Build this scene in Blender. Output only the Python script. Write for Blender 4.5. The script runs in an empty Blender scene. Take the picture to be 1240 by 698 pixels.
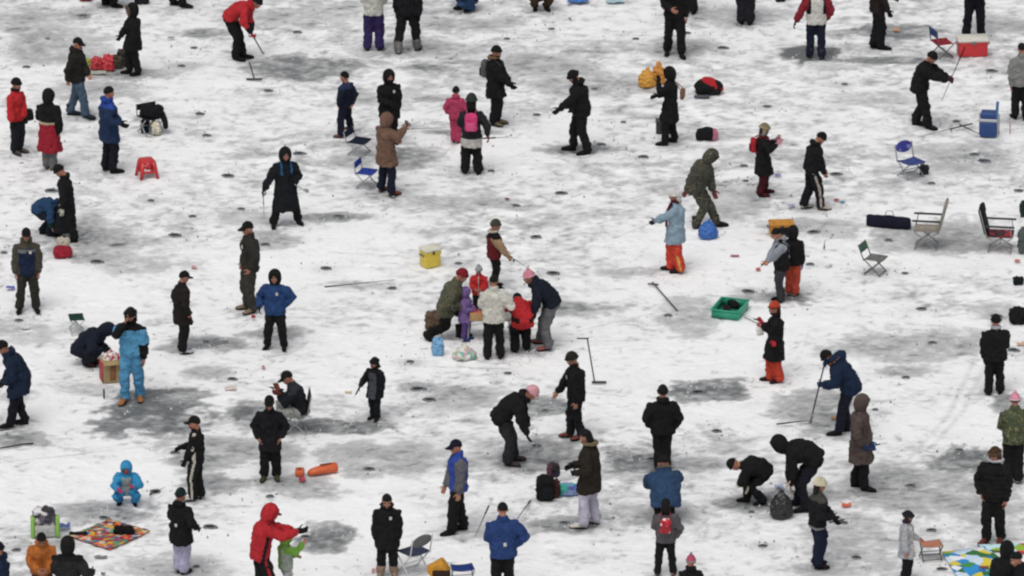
import bpy, math, random
import numpy as np
from math import radians, sin, cos, pi, sqrt
from mathutils import Vector, Matrix
random.seed(7)
sc = bpy.context.scene
COL = sc.collection
EXPOSURE = -0.22

# ------------------------------------------------------------------ camera
CW, CH = 1240.0, 698.0
EL = radians(20.0); DIST = 132.0; FPX = 8650.0
CAM = np.array([0.0, -DIST*cos(EL), DIST*sin(EL)])
FW = np.array([0.0, cos(EL), -sin(EL)]); UP = np.array([0.0, sin(EL), cos(EL)]); RT = np.array([1.0, 0, 0])
cd = bpy.data.cameras.new('camera'); cam = bpy.data.objects.new('camera', cd); COL.objects.link(cam)
cam.location = CAM; cam.rotation_euler = (pi/2-EL, 0, 0)
cd.sensor_width = 36; cd.lens = FPX/CW*36; cd.clip_start = 1; cd.clip_end = 6000
sc.camera = cam

def at(px, py, z=0.0):
    "point of the plane at height z seen at photo pixel (px, py)"
    d = FW*FPX + RT*(px-CW/2) + UP*(CH/2-py)
    t = (z-CAM[2])/d[2]
    p = CAM + d*t
    return p
def scale_at(py):
    p = at(CW/2, py); return FPX/np.dot(p-CAM, FW)      # px per metre

# ------------------------------------------------------------------ colour / materials
def lin(h):
    h = h.lstrip('#')
    out = []
    for i in (0, 2, 4):
        c = int(h[i:i+2], 16)/255
        out.append(c/12.92 if c <= .04045 else ((c+.055)/1.055)**2.4)
    return out
MATS = {}
def _new(name):
    m = bpy.data.materials.new(name); m.use_nodes = True
    nt = m.node_tree; b = nt.nodes['Principled BSDF']
    return m, nt, b
def N(nt, t, **kw):
    n = nt.nodes.new(t)
    for k, v in kw.items():
        setattr(n, k, v)
    return n
def fabric(h, rough=.85, bump=.6, var=.5, fine=13):
    key = ('f', h, rough, bump)
    if key in MATS: return MATS[key]
    m, nt, b = _new('fabric_'+h)
    c = lin(h)
    lu = (c[0]+c[1]+c[2])/3; c = [max((x*.88+lu*.12)*.82, .0095) for x in c]
    tc = N(nt, 'ShaderNodeTexCoord')
    n1 = N(nt, 'ShaderNodeTexNoise'); n1.inputs['Scale'].default_value = 9; n1.inputs['Detail'].default_value = 6; n1.inputs['Roughness'].default_value = .65
    nt.links.new(tc.outputs['Object'], n1.inputs['Vector'])
    mx = N(nt, 'ShaderNodeMix', data_type='RGBA')
    mx.inputs[6].default_value = [x*(1-var) for x in c]+[1]
    mx.inputs[7].default_value = [min(.9, x*(1+var)+.002) for x in c]+[1]
    nt.links.new(n1.outputs['Fac'], mx.inputs[0]); nt.links.new(mx.outputs[2], b.inputs['Base Color'])
    n2 = N(nt, 'ShaderNodeTexNoise'); n2.inputs['Scale'].default_value = fine; n2.inputs['Detail'].default_value = 3
    n2.inputs['Distortion'].default_value = 1.6
    nt.links.new(tc.outputs['Object'], n2.inputs['Vector'])
    bp = N(nt, 'ShaderNodeBump'); bp.inputs['Strength'].default_value = min(1, bump*1.3); bp.inputs['Distance'].default_value = .07
    nt.links.new(n2.outputs['Fac'], bp.inputs['Height']); nt.links.new(bp.outputs['Normal'], b.inputs['Normal'])
    b.inputs['Roughness'].default_value = rough; b.inputs['Specular IOR Level'].default_value = .12
    MATS[key] = m; return m
def camo(cols):
    key = ('c',)+tuple(cols)
    if key in MATS: return MATS[key]
    m, nt, b = _new('camouflage_fabric')
    tc = N(nt, 'ShaderNodeTexCoord')
    n1 = N(nt, 'ShaderNodeTexNoise'); n1.inputs['Scale'].default_value = 9; n1.inputs['Detail'].default_value = 2
    n1.inputs['Distortion'].default_value = 1.2
    nt.links.new(tc.outputs['Object'], n1.inputs['Vector'])
    r = N(nt, 'ShaderNodeValToRGB'); r.color_ramp.interpolation = 'CONSTANT'
    r.color_ramp.elements[0].color = lin(cols[0])+[1]
    pos = [0, .44, .52, .6][:len(cols)]
    r.color_ramp.elements[1].position = pos[1]; r.color_ramp.elements[1].color = lin(cols[1])+[1]
    for p, c in zip(pos[2:], cols[2:]):
        e = r.color_ramp.elements.new(p); e.color = lin(c)+[1]
    nt.links.new(n1.outputs['Fac'], r.inputs['Fac']); nt.links.new(r.outputs['Color'], b.inputs['Base Color'])
    b.inputs['Roughness'].default_value = .9
    MATS[key] = m; return m
def plain(h, rough=.5, metal=0.0, bump=0, alpha=1, trans=0):
    key = ('p', h, rough, metal, bump, alpha, trans)
    if key in MATS: return MATS[key]
    m, nt, b = _new('surface_'+h)
    c = lin(h); lu = sum(c)/3; c = [max((x*.9+lu*.1)*.88, .010) for x in c]
    tc = N(nt, 'ShaderNodeTexCoord')
    n1 = N(nt, 'ShaderNodeTexNoise'); n1.inputs['Scale'].default_value = 14; n1.inputs['Detail'].default_value = 4
    nt.links.new(tc.outputs['Object'], n1.inputs['Vector'])
    mx = N(nt, 'ShaderNodeMix', data_type='RGBA')
    mx.inputs[6].default_value = [x*.8 for x in c]+[1]; mx.inputs[7].default_value = [min(.92, x*1.15) for x in c]+[1]
    nt.links.new(n1.outputs['Fac'], mx.inputs[0]); nt.links.new(mx.outputs[2], b.inputs['Base Color'])
    b.inputs['Roughness'].default_value = rough; b.inputs['Metallic'].default_value = metal
    if bump:
        bp = N(nt, 'ShaderNodeBump'); bp.inputs['Strength'].default_value = bump; bp.inputs['Distance'].default_value = .01
        nt.links.new(n1.outputs['Fac'], bp.inputs['Height']); nt.links.new(bp.outputs['Normal'], b.inputs['Normal'])
    if trans: b.inputs['Transmission Weight'].default_value = trans
    MATS[key] = m; return m
def patchwork(cols, scale, key, kind='VORONOI', rough=.8):
    k = ('pw', key)
    if k in MATS: return MATS[k]
    m, nt, b = _new('printed_'+key)
    tc = N(nt, 'ShaderNodeTexCoord')
    v = N(nt, 'ShaderNodeTexVoronoi'); v.inputs['Scale'].default_value = scale
    if kind == 'GRID': v.distance = 'CHEBYCHEV'; v.inputs['Randomness'].default_value = .25
    nt.links.new(tc.outputs['Object'], v.inputs['Vector'])
    r = N(nt, 'ShaderNodeValToRGB'); r.color_ramp.interpolation = 'CONSTANT'
    sp = N(nt, 'ShaderNodeSeparateColor'); nt.links.new(v.outputs['Color'], sp.inputs[0])
    n = len(cols)
    r.color_ramp.elements[0].color = lin(cols[0])+[1]; r.color_ramp.elements[1].position = 1/n; r.color_ramp.elements[1].color = lin(cols[1])+[1]
    for i in range(2, n):
        e = r.color_ramp.elements.new(i/n); e.color = lin(cols[i])+[1]
    nt.links.new(sp.outputs[0], r.inputs['Fac']); nt.links.new(r.outputs['Color'], b.inputs['Base Color'])
    b.inputs['Roughness'].default_value = rough
    MATS[k] = m; return m
def mat_of(c):
    if isinstance(c, bpy.types.Material): return c
    if isinstance(c, (tuple, list)): return camo(c)
    return fabric(c)
SKIN = None

# ------------------------------------------------------------------ mesh builder
def nrm(v):
    v = np.asarray(v, float); l = np.linalg.norm(v)
    return v/l if l > 1e-9 else v
class G:
    def __init__(s): s.v = []; s.f = []; s.m = []; s.n = 0
    def add(s, V, F, mat=0):
        V = np.asarray(V, float).reshape(-1, 3)
        s.v.append(V)
        for f in F: s.f.append(tuple(i+s.n for i in f))
        if isinstance(mat, int): s.m += [mat]*len(F)
        else: s.m += list(mat)
        s.n += len(V); return s
    def loft(s, rings, n=16, mat=0, cap=True):
        "rings: (centre, right*rx, fwd*ry)"
        V = []; F = []
        a = np.linspace(0, 2*pi, n, endpoint=False)
        ca, sa = np.cos(a)[:, None], np.sin(a)[:, None]
        for c, r, f in rings:
            V.append(np.asarray(c)+ca*np.asarray(r)+sa*np.asarray(f))
        k = len(rings)
        for i in range(k-1):
            for j in range(n):
                j2 = (j+1) % n
                F.append((i*n+j, i*n+j2, (i+1)*n+j2, (i+1)*n+j))
        V = np.vstack(V)
        if cap:
            V = np.vstack([V, rings[0][0], rings[-1][0]])
            for j in range(n):
                j2 = (j+1) % n
                F.append((k*n, j2, j)); F.append((k*n+1, (k-1)*n+j, (k-1)*n+j2))
        return s.add(V, F, mat)
    def tube(s, pts, rad, n=10, mat=0, ref=None, flat=1.0, dome=True):
        pts = [np.asarray(p, float) for p in pts]
        if not hasattr(rad, '__len__'): rad = [rad]*len(pts)
        rings = []
        u = None
        for i, p in enumerate(pts):
            d = nrm(pts[min(i+1, len(pts)-1)]-pts[max(i-1, 0)])
            if u is None:
                u = np.array(ref if ref is not None else ((0, 0, 1) if abs(d[2]) < .9 else (1, 0, 0)), float)
            u = nrm(u-d*np.dot(u, d)); w = np.cross(d, u)
            r = rad[i]
            if dome and i == 0:
                rings.append((p-d*r*.6, u*r*.55, w*r*.55*flat)); rings.append((p-d*r*.3, u*r*.86, w*r*.86*flat))
            rings.append((p, u*r, w*r*flat))
            if dome and i == len(pts)-1:
                rings.append((p+d*r*.3, u*r*.86, w*r*.86*flat)); rings.append((p+d*r*.6, u*r*.55, w*r*.55*flat))
        return s.loft(rings, n, mat)
    def ell(s, c, r, M=None, n=16, k=10, mat=0, t0=0.0, t1=pi):
        V = []; F = []
        M = np.eye(3) if M is None else np.asarray(M)
        for i in range(k+1):
            t = t0+(t1-t0)*i/k
            for j in range(n):
                a = 2*pi*j/n
                V.append((r[0]*sin(t)*cos(a), r[1]*sin(t)*sin(a), r[2]*cos(t)))
        V = np.array(V) @ M.T + np.asarray(c, float)
        for i in range(k):
            for j in range(n):
                j2 = (j+1) % n
                F.append((i*n+j, (i+1)*n+j, (i+1)*n+j2, i*n+j2))
        return s.add(V, F, mat)
    def box(s, c, size, M=None, mat=0, bev=.0):
        x, y, z = [q/2 for q in size]
        M = np.eye(3) if M is None else np.asarray(M)
        if bev <= 0:
            V = np.array([(i*x, j*y, k*z) for k in (-1, 1) for j in (-1, 1) for i in (-1, 1)], float)
            F = [(0, 2, 3, 1), (4, 5, 7, 6), (0, 1, 5, 4), (2, 6, 7, 3), (0, 4, 6, 2), (1, 3, 7, 5)]
            return s.add(V@M.T+np.asarray(c, float), F, mat)
        b = min(bev, x*.9, y*.9, z*.9)
        rings = []
        def ring(zz, ins):
            P = []
            for (sx, sy) in ((1, 1), (-1, 1), (-1, -1), (1, -1)):
                for q in range(3):
                    a = {(1, 1): 0, (-1, 1): pi/2, (-1, -1): pi, (1, -1): 1.5*pi}[(sx, sy)]+q*pi/4
                    P.append((sx*(x-b)+cos(a)*(b-ins), sy*(y-b)+sin(a)*(b-ins), zz))
            return P
        R = [ring(-z, b*.7), ring(-z+b*.3, b*.2), ring(-z+b, 0), ring(z-b, 0), ring(z-b*.3, b*.2), ring(z, b*.7)]
        V = np.array([p for r in R for p in r]); n = 12; F = []
        for i in range(5):
            for j in range(n):
                j2 = (j+1) % n; F.append((i*n+j, i*n+j2, (i+1)*n+j2, (i+1)*n+j))
        F.append(tuple(reversed(range(n)))); F.append(tuple(range(5*n, 6*n)))
        return s.add(V@M.T+np.asarray(c, float), F, mat)
    def torus(s, c, R, r, M=None, n=24, k=8, mat=0, ry=None, noise=0):
        M = np.eye(3) if M is None else np.asarray(M); ry = ry or R
        V = []; F = []
        for i in range(n):
            a = 2*pi*i/n
            for j in range(k):
                b = 2*pi*j/k; rr = r*(1+random.uniform(-noise, noise))
                V.append(((R+rr*cos(b))*cos(a), (ry+rr*cos(b))*sin(a), rr*sin(b)))
        for i in range(n):
            for j in range(k):
                F.append((i*k+j, ((i+1) % n)*k+j, ((i+1) % n)*k+(j+1) % k, i*k+(j+1) % k))
        return s.add(np.array(V)@M.T+np.asarray(c, float), F, mat)
    def tmpl(s, T, M, c, sc_=1.0, mirror=False, mat=None):
        V, F, m = T
        V = V*np.array([-1 if mirror else 1, 1, 1])*sc_
        V = V@np.asarray(M).T+np.asarray(c, float)
        if mirror: F = [tuple(reversed(f)) for f in F]
        return s.add(V, F, list(m) if mat is None else mat)
    def arrays(s): return np.vstack(s.v), s.f, s.m
    def mesh(s, name, mats, smooth=True, off=None):
        V, F, m = s.arrays()
        if off is not None: V = V-np.asarray(off)
        me = bpy.data.meshes.new(name); me.from_pydata(V.tolist(), [], F)
        for q in mats: me.materials.append(mat_of(q))
        me.polygons.foreach_set('material_index', m)
        me.polygons.foreach_set('use_smooth', [smooth]*len(F))
        me.update(); return me
    def build(s, name, mats, parent=None, loc=None, rotz=None, smooth=True, scale=1.0, off=None):
        me = s.mesh(name, mats, smooth, off)
        o = bpy.data.objects.new(name, me); COL.objects.link(o)
        if parent: o.parent = parent
        if loc is not None: o.location = loc
        if rotz is not None: o.rotation_euler = (0, 0, rotz)
        if scale != 1.0: o.scale = (scale,)*3
        return o

def tag(o, label, cat, group=None, kind=None):
    if label: o['label'] = label
    if cat: o['category'] = cat
    if group: o['group'] = group
    if kind: o['kind'] = kind
    return o
def thing(name, label, cat, px, py, face=0.0, group=None, scale=1.0, z=0.0):
    "an Empty at the thing's base; face: degrees, 0 = towards +x, 90 = away, 270 = towards the camera; local +y is its front"
    o = bpy.data.objects.new(name, None); COL.objects.link(o)
    p = at(px, py); o.location = (p[0], p[1], p[2]+z); o.rotation_euler = (0, 0, radians(face-90)); o.scale = (scale,)*3
    o.empty_display_size = .2
    return tag(o, label, cat, group)

# voxel-merge queue
PEND = []
FOLD = bpy.data.textures.new('folds', 'CLOUDS'); FOLD.noise_scale = .12; FOLD.noise_depth = 2
CRUMP = bpy.data.textures.new('crumple', 'CLOUDS'); CRUMP.noise_scale = .06; CRUMP.noise_depth = 2
def remesh(o, vox, smooth=3, fold=0.0, post=None, fac=.5, tex=None):
    m = o.modifiers.new('r', 'REMESH'); m.mode = 'VOXEL'; m.voxel_size = vox; m.use_smooth_shade = True
    if smooth:
        k = o.modifiers.new('s', 'SMOOTH'); k.factor = fac; k.iterations = smooth
    if fold:
        d = o.modifiers.new('d', 'DISPLACE'); d.texture = tex or FOLD; d.strength = fold; d.mid_level = .5; d.texture_coords = 'LOCAL'
    PEND.append((o, post))
def flush():
    global PEND
    dg = bpy.context.evaluated_depsgraph_get(); dg.update()
    res = []
    for o, post in PEND:
        me = bpy.data.meshes.new_from_object(o.evaluated_get(dg))
        res.append(me)
    for (o, post), me in zip(PEND, res):
        mats = list(o.data.materials); name = o.data.name; old = o.data
        o.modifiers.clear()
        o.data = me; me.materials.clear()
        for q in mats: me.materials.append(q)
        bpy.data.meshes.remove(old); me.name = name
        n = len(me.polygons)
        me.polygons.foreach_set('use_smooth', [True]*n)
        me.polygons.foreach_set('material_index', [0]*n)
        if post: post(o)
        o.data.update()
    PEND = []
def get_arrays(me):
    V = np.empty(len(me.vertices)*3); me.vertices.foreach_get('co', V)
    F = [tuple(p.vertices) for p in me.polygons]
    return V.reshape(-1, 3), F
def template(g, vox, smooth):
    o = g.build('tmp', ['808080']); remesh(o, vox, smooth); flush()
    V, F = get_arrays(o.data); me = o.data
    bpy.data.objects.remove(o); bpy.data.meshes.remove(me)
    return V, F
# ------------------------------------------------------------------ people
def skin_mat():
    m, nt, b = _new('skin'); b.inputs['Base Color'].default_value = lin('b07a62')+[1]
    b.inputs['Roughness'].default_value = .55; b.inputs['Subsurface Weight'].default_value = .0
    tc = N(nt, 'ShaderNodeTexCoord'); n = N(nt, 'ShaderNodeTexNoise'); n.inputs['Scale'].default_value = 18
    nt.links.new(tc.outputs['Object'], n.inputs['Vector'])
    mx = N(nt, 'ShaderNodeMix', data_type='RGBA'); mx.inputs[6].default_value = lin('8a5a48')+[1]; mx.inputs[7].default_value = lin('a9745e')+[1]
    nt.links.new(n.outputs['Fac'], mx.inputs[0]); nt.links.new(mx.outputs[2], b.inputs['Base Color'])
    return m
SKIN = skin_mat(); EYE = plain('e8e4de', .25); IRIS = plain('1a1412', .2); LIP = plain('9a5a50', .5); BROW = plain('1a1512', .8)
BODYM = [SKIN, EYE, IRIS, LIP, BROW]

def make_head():
    g = G()
    g.ell((0, -.012, .025), (.076, .094, .092)); g.ell((0, .025, -.04), (.058, .062, .06)); g.ell((0, .055, -.085), (.03, .03, .022))
    g.ell((0, .082, -.012), (.013, .02, .032)); g.ell((0, .098, -.026), (.015, .014, .011))       # nose
    g.ell((.028, .075, .022), (.028, .014, .009)); g.ell((-.028, .075, .022), (.028, .014, .009))  # brow
    for s in (-1, 1):
        g.ell((s*.04, .058, -.025), (.024, .026, .022)); g.ell((s*.08, -.012, -.01), (.008, .02, .032)); g.ell((s*.086, -.022, .004), (.006, .01, .02))
    g.ell((0, .085, -.054), (.024, .012, .006)); g.ell((0, .083, -.066), (.021, .012, .007))
    g.tube([(0, -.02, -.05), (0, -.028, -.16)], [.052, .056], ref=(1, 0, 0))
    V, F = template(g, .0075, 2)
    m = []
    for f in F:
        c = V[list(f)].mean(0)
        k = 0
        if c[1] > .072 and abs(c[0]) < .026 and -.075 < c[2] < -.047: k = 3
        if c[1] > .06 and .012 < abs(c[0]) < .05 and .022 < c[2] < .034: k = 4
        m.append(k)
    g = G(); g.add(V, F, m)
    for s in (-1, 1):
        g.ell((s*.031, .069, .004), (.0145, .0125, .0105), n=10, k=6, mat=1)
        g.ell((s*.031, .0795, .004), (.0055, .004, .0055), n=8, k=5, mat=2)
    return g.arrays()
def make_hand(curl):
    g = G()
    # origin wrist, fingers -z, thumb +y, palm faces +x
    g.loft([((0, 0, .03), (.022, 0, 0), (0, .026, 0)), ((0, 0, 0), (.02, 0, 0), (0, .027, 0)), ((0, 0, -.03), (.018, 0, 0), (0, .036, 0)),
            ((0, -.001, -.07), (.016, 0, 0), (0, .042, 0)), ((0, -.002, -.092), (.013, 0, 0), (0, .040, 0))], 14)
    for i, (y, l) in enumerate(((.031, .9), (.010, 1.0), (-.012, .94), (-.033, .75))):
        p = np.array([0, y, -.085]); a = 0; pts = [p]
        for seg, da in ((.042, curl*.55), (.027, curl), (.022, curl*.75)):
            a += da; p = p+np.array([sin(a), y*.25, -cos(a)])*seg*l; pts.append(p)
        g.tube(pts, [.0092, .0088, .008, .007], n=8)
    t = [np.array([.004, .022, -.02])]
    for d, l in (((.25, .75, -.6), .04), ((.4, .45, -.8), .032), ((.5, .15, -.85), .026)):
        t.append(t[-1]+nrm(d)*l)
    g.tube(t, [.014, .0115, .0105, .009], n=8)
    V, F = template(g, .006, 1)
    return V, F, [0]*len(F)
def make_shoe(shaft):
    g = G()
    X, Y = np.array([1, 0, 0]), np.array([0, 1, 0])
    g.loft([((0, -.09, .015), X*.02, (0, 0, .012)), ((0, -.085, .05), X*.034, (0, 0, .045)), ((0, -.04, .052), X*.042, (0, 0, .052)),
            ((0, .04, .05), X*.046, (0, 0, .05)), ((0, .11, .04), X*.052, (0, 0, .038)), ((0, .165, .032), X*.046, (0, 0, .030)), ((0, .195, .026), X*.028, (0, 0, .02))], 12)
    g.loft([((0, -.035, .04), X*.045, Y*.055), ((0, -.04, .09), X*.047, Y*.056), ((0, -.04, .13 if shaft < .2 else .16), X*.05, Y*.058), ((0, -.04, shaft), X*(.052 if shaft < .2 else .066), Y*(.056 if shaft < .2 else .07))], 12)
    V, F = template(g, .011, 1)
    V[:, 2] = np.maximum(V[:, 2], .022)
    g = G(); g.add(V, F, 0)
    R = []
    for z, k in ((0.0, .96), (.012, 1.0), (.028, 1.0)):
        P = []
        for q in range(18):
            a = 2*pi*q/18; yy = .055+.152*sin(a); w = .05*cos(a)*(1.0 if yy > .03 else .86)
            P.append((w*k*1.04, yy*k, z))
        R.append(P)
    V = np.array([p for r in R for p in r]); F = []
    for i in range(2):
        for j in range(18):
            j2 = (j+1) % 18; F.append((i*18+j, i*18+j2, (i+1)*18+j2, (i+1)*18+j))
    F.append(tuple(reversed(range(18)))); F.append(tuple(range(36, 54)))
    g.add(V, F, 1)
    return g.arrays()
HEAD = make_head(); HAND = make_hand(.45); GRIP = make_hand(1.25); SHOE = make_shoe(.12); BOOT = make_shoe(.23)

def shell(g, polar, up, c, r0, r1, rad, thick, n=28, k=12, deform=None, mat=0, wob=0.0):
    "double-walled cap around an axis, from angle r0 to r1"
    polar = nrm(polar); x = nrm(np.cross(up, polar)); y = np.cross(polar, x)
    V = []; F = []
    for lay in (0, 1):
        for i in range(k+1):
            t = r0+(r1-r0)*i/k
            for j in range(n):
                a = 2*pi*j/n
                q = (polar*cos(t)+x*sin(t)*cos(a)+y*sin(t)*sin(a))
                rr = np.asarray(rad)-lay*thick+(random.uniform(-wob, wob) if lay == 0 else 0)
                V.append(q*rr)
    V = np.array(V)
    if deform: V = deform(V)
    m = (k+1)*n
    for i in range(k):
        for j in range(n):
            j2 = (j+1) % n
            F.append((i*n+j, (i+1)*n+j, (i+1)*n+j2, i*n+j2)); F.append((m+i*n+j, m+i*n+j2, m+(i+1)*n+j2, m+(i+1)*n+j))
    for i in (0, k):
        for j in range(n):
            j2 = (j+1) % n; F.append((i*n+j, i*n+j2, m+i*n+j2, m+i*n+j))
    g.add(V+np.asarray(c), F, mat)
XA, YA, ZA = np.array([1., 0, 0]), np.array([0, 1., 0]), np.array([0, 0, 1.])
def hat_beanie(pom=False, big=1.0):
    g = G(); shell(g, (0, -.12, 1), YA, (0, -.008, .03), 0, radians(88), (.09*big, .108*big, .118*big), .008, mat=0)
    g.torus((0, -.008+.005, .034), .089*big, .014, ry=.107*big, n=26, k=8, mat=1, M=np.array(Matrix.Rotation(radians(5), 3, 'X')))
    if pom: g.ell((0, -.02, .165), (.03, .03, .028), mat=1)
    return g.arrays()
def hat_cap():
    g = G(); shell(g, (0, -.05, 1), YA, (0, -.008, .035), 0, radians(90), (.086, .104, .10), .006)
    V = []; F = []
    n = 12
    for lay in (0, 1):
        for i in range(4):
            for j in range(n+1):
                a = pi*(j/n); rr = i/3
                V.append((.083*cos(a)*(1-.08*rr), .055+(.035+.095*rr)*sin(a) if True else 0, .045-.012*rr-.018*abs(cos(a))*rr-lay*.006))
    m = 4*(n+1)
    for i in range(3):
        for j in range(n):
            a = i*(n+1)+j
            F.append((a, a+1, a+n+2, a+n+1)); F.append((m+a, m+a+n+1, m+a+n+2, m+a+1))
    for j in range(n):
        a = 3*(n+1)+j; F.append((a, a+1, m+a+1, m+a))
    g.add(V, F, 1); g.ell((0, -.013, .137), (.01, .01, .006), mat=1)
    return g.arrays()
def hat_trapper():
    g = G(); shell(g, (0, -.12, 1), YA, (0, -.008, .03), 0, radians(85), (.093, .112, .115), .008)
    g.torus((0, -.005, .045), .09, .026, ry=.108, n=30, k=8, mat=1, noise=.2)
    for s in (-1, 1): g.ell((s*.088, -.01, -.03), (.018, .045, .065), mat=1)
    return g.arrays()
def hair_short():
    g = G()
    def df(V):
        V = V.copy(); k = (V[:, 1] > .03) & (V[:, 2] < .03); return V
    shell(g, (0, -.5, 1), YA, (0, -.012, .025), 0, radians(88), (.084, .102, .101), .01, wob=.003, deform=df)
    return g.arrays()
def hair_long():
    g = G(); V0 = hair_short(); g.add(V0[0], V0[1], 0)
    g.loft([((0, -.045, .05), XA*.084, YA*.06), ((0, -.055, -.02), XA*.088, YA*.055), ((0, -.06, -.10), XA*.085, YA*.045), ((0, -.065, -.17), XA*.07, YA*.03)], 16)
    return g.arrays()
def hood_up():
    g = G()
    def df(V):
        V = V.copy(); z = V[:, 2]; k = np.clip(-z/.12, 0, 1.2)
        V[:, 2] -= k*.045; V[:, 1] -= k*.01; V[:, 0] *= 1+k*.12; return V
    shell(g, (0, 1, -.12), ZA, (0, -.015, .01), radians(40), radians(178), (.118, .128, .142), .012, deform=df)
    return g.arrays()
def hood_rim(rad=.026, nz=.25):
    g = G(); Mx = np.array([[1, 0, 0], [0, .12, 1], [0, 1, -.12]], float)
    g.torus((0, .083, -.006), .078, rad, M=Mx, ry=.094, n=30, k=8, noise=nz); return g.arrays()
T_BEANIE, T_BIGB, T_POM, T_CAP, T_TRAP, T_HS, T_HL, T_HOOD, T_RIM, T_RIMS = hat_beanie(), hat_beanie(big=1.12), hat_beanie(True), hat_cap(), hat_trapper(), hair_short(), hair_long(), hood_up(), hood_rim(), hood_rim(.012, 0)
TIMES = {}

def ik(a, b, l1, l2, pole):
    d = b-a; D = np.linalg.norm(d); mx = (l1+l2)*.998
    if D > mx: b = a+d/D*mx; D = mx; d = b-a
    D = max(D, abs(l1-l2)+.02)
    dn = nrm(d); x = (l1*l1-l2*l2+D*D)/(2*D); h = sqrt(max(l1*l1-x*x, 0))
    p = np.asarray(pole, float); p = nrm(p-dn*np.dot(p, dn))
    return a+dn*x+p*h, b
def rotx(v, a):   # pitch forward by a about +x (right) : up tilts to +y
    return np.array([v[0], v[1]*cos(a)+v[2]*sin(a), -v[1]*sin(a)+v[2]*cos(a)])

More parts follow.
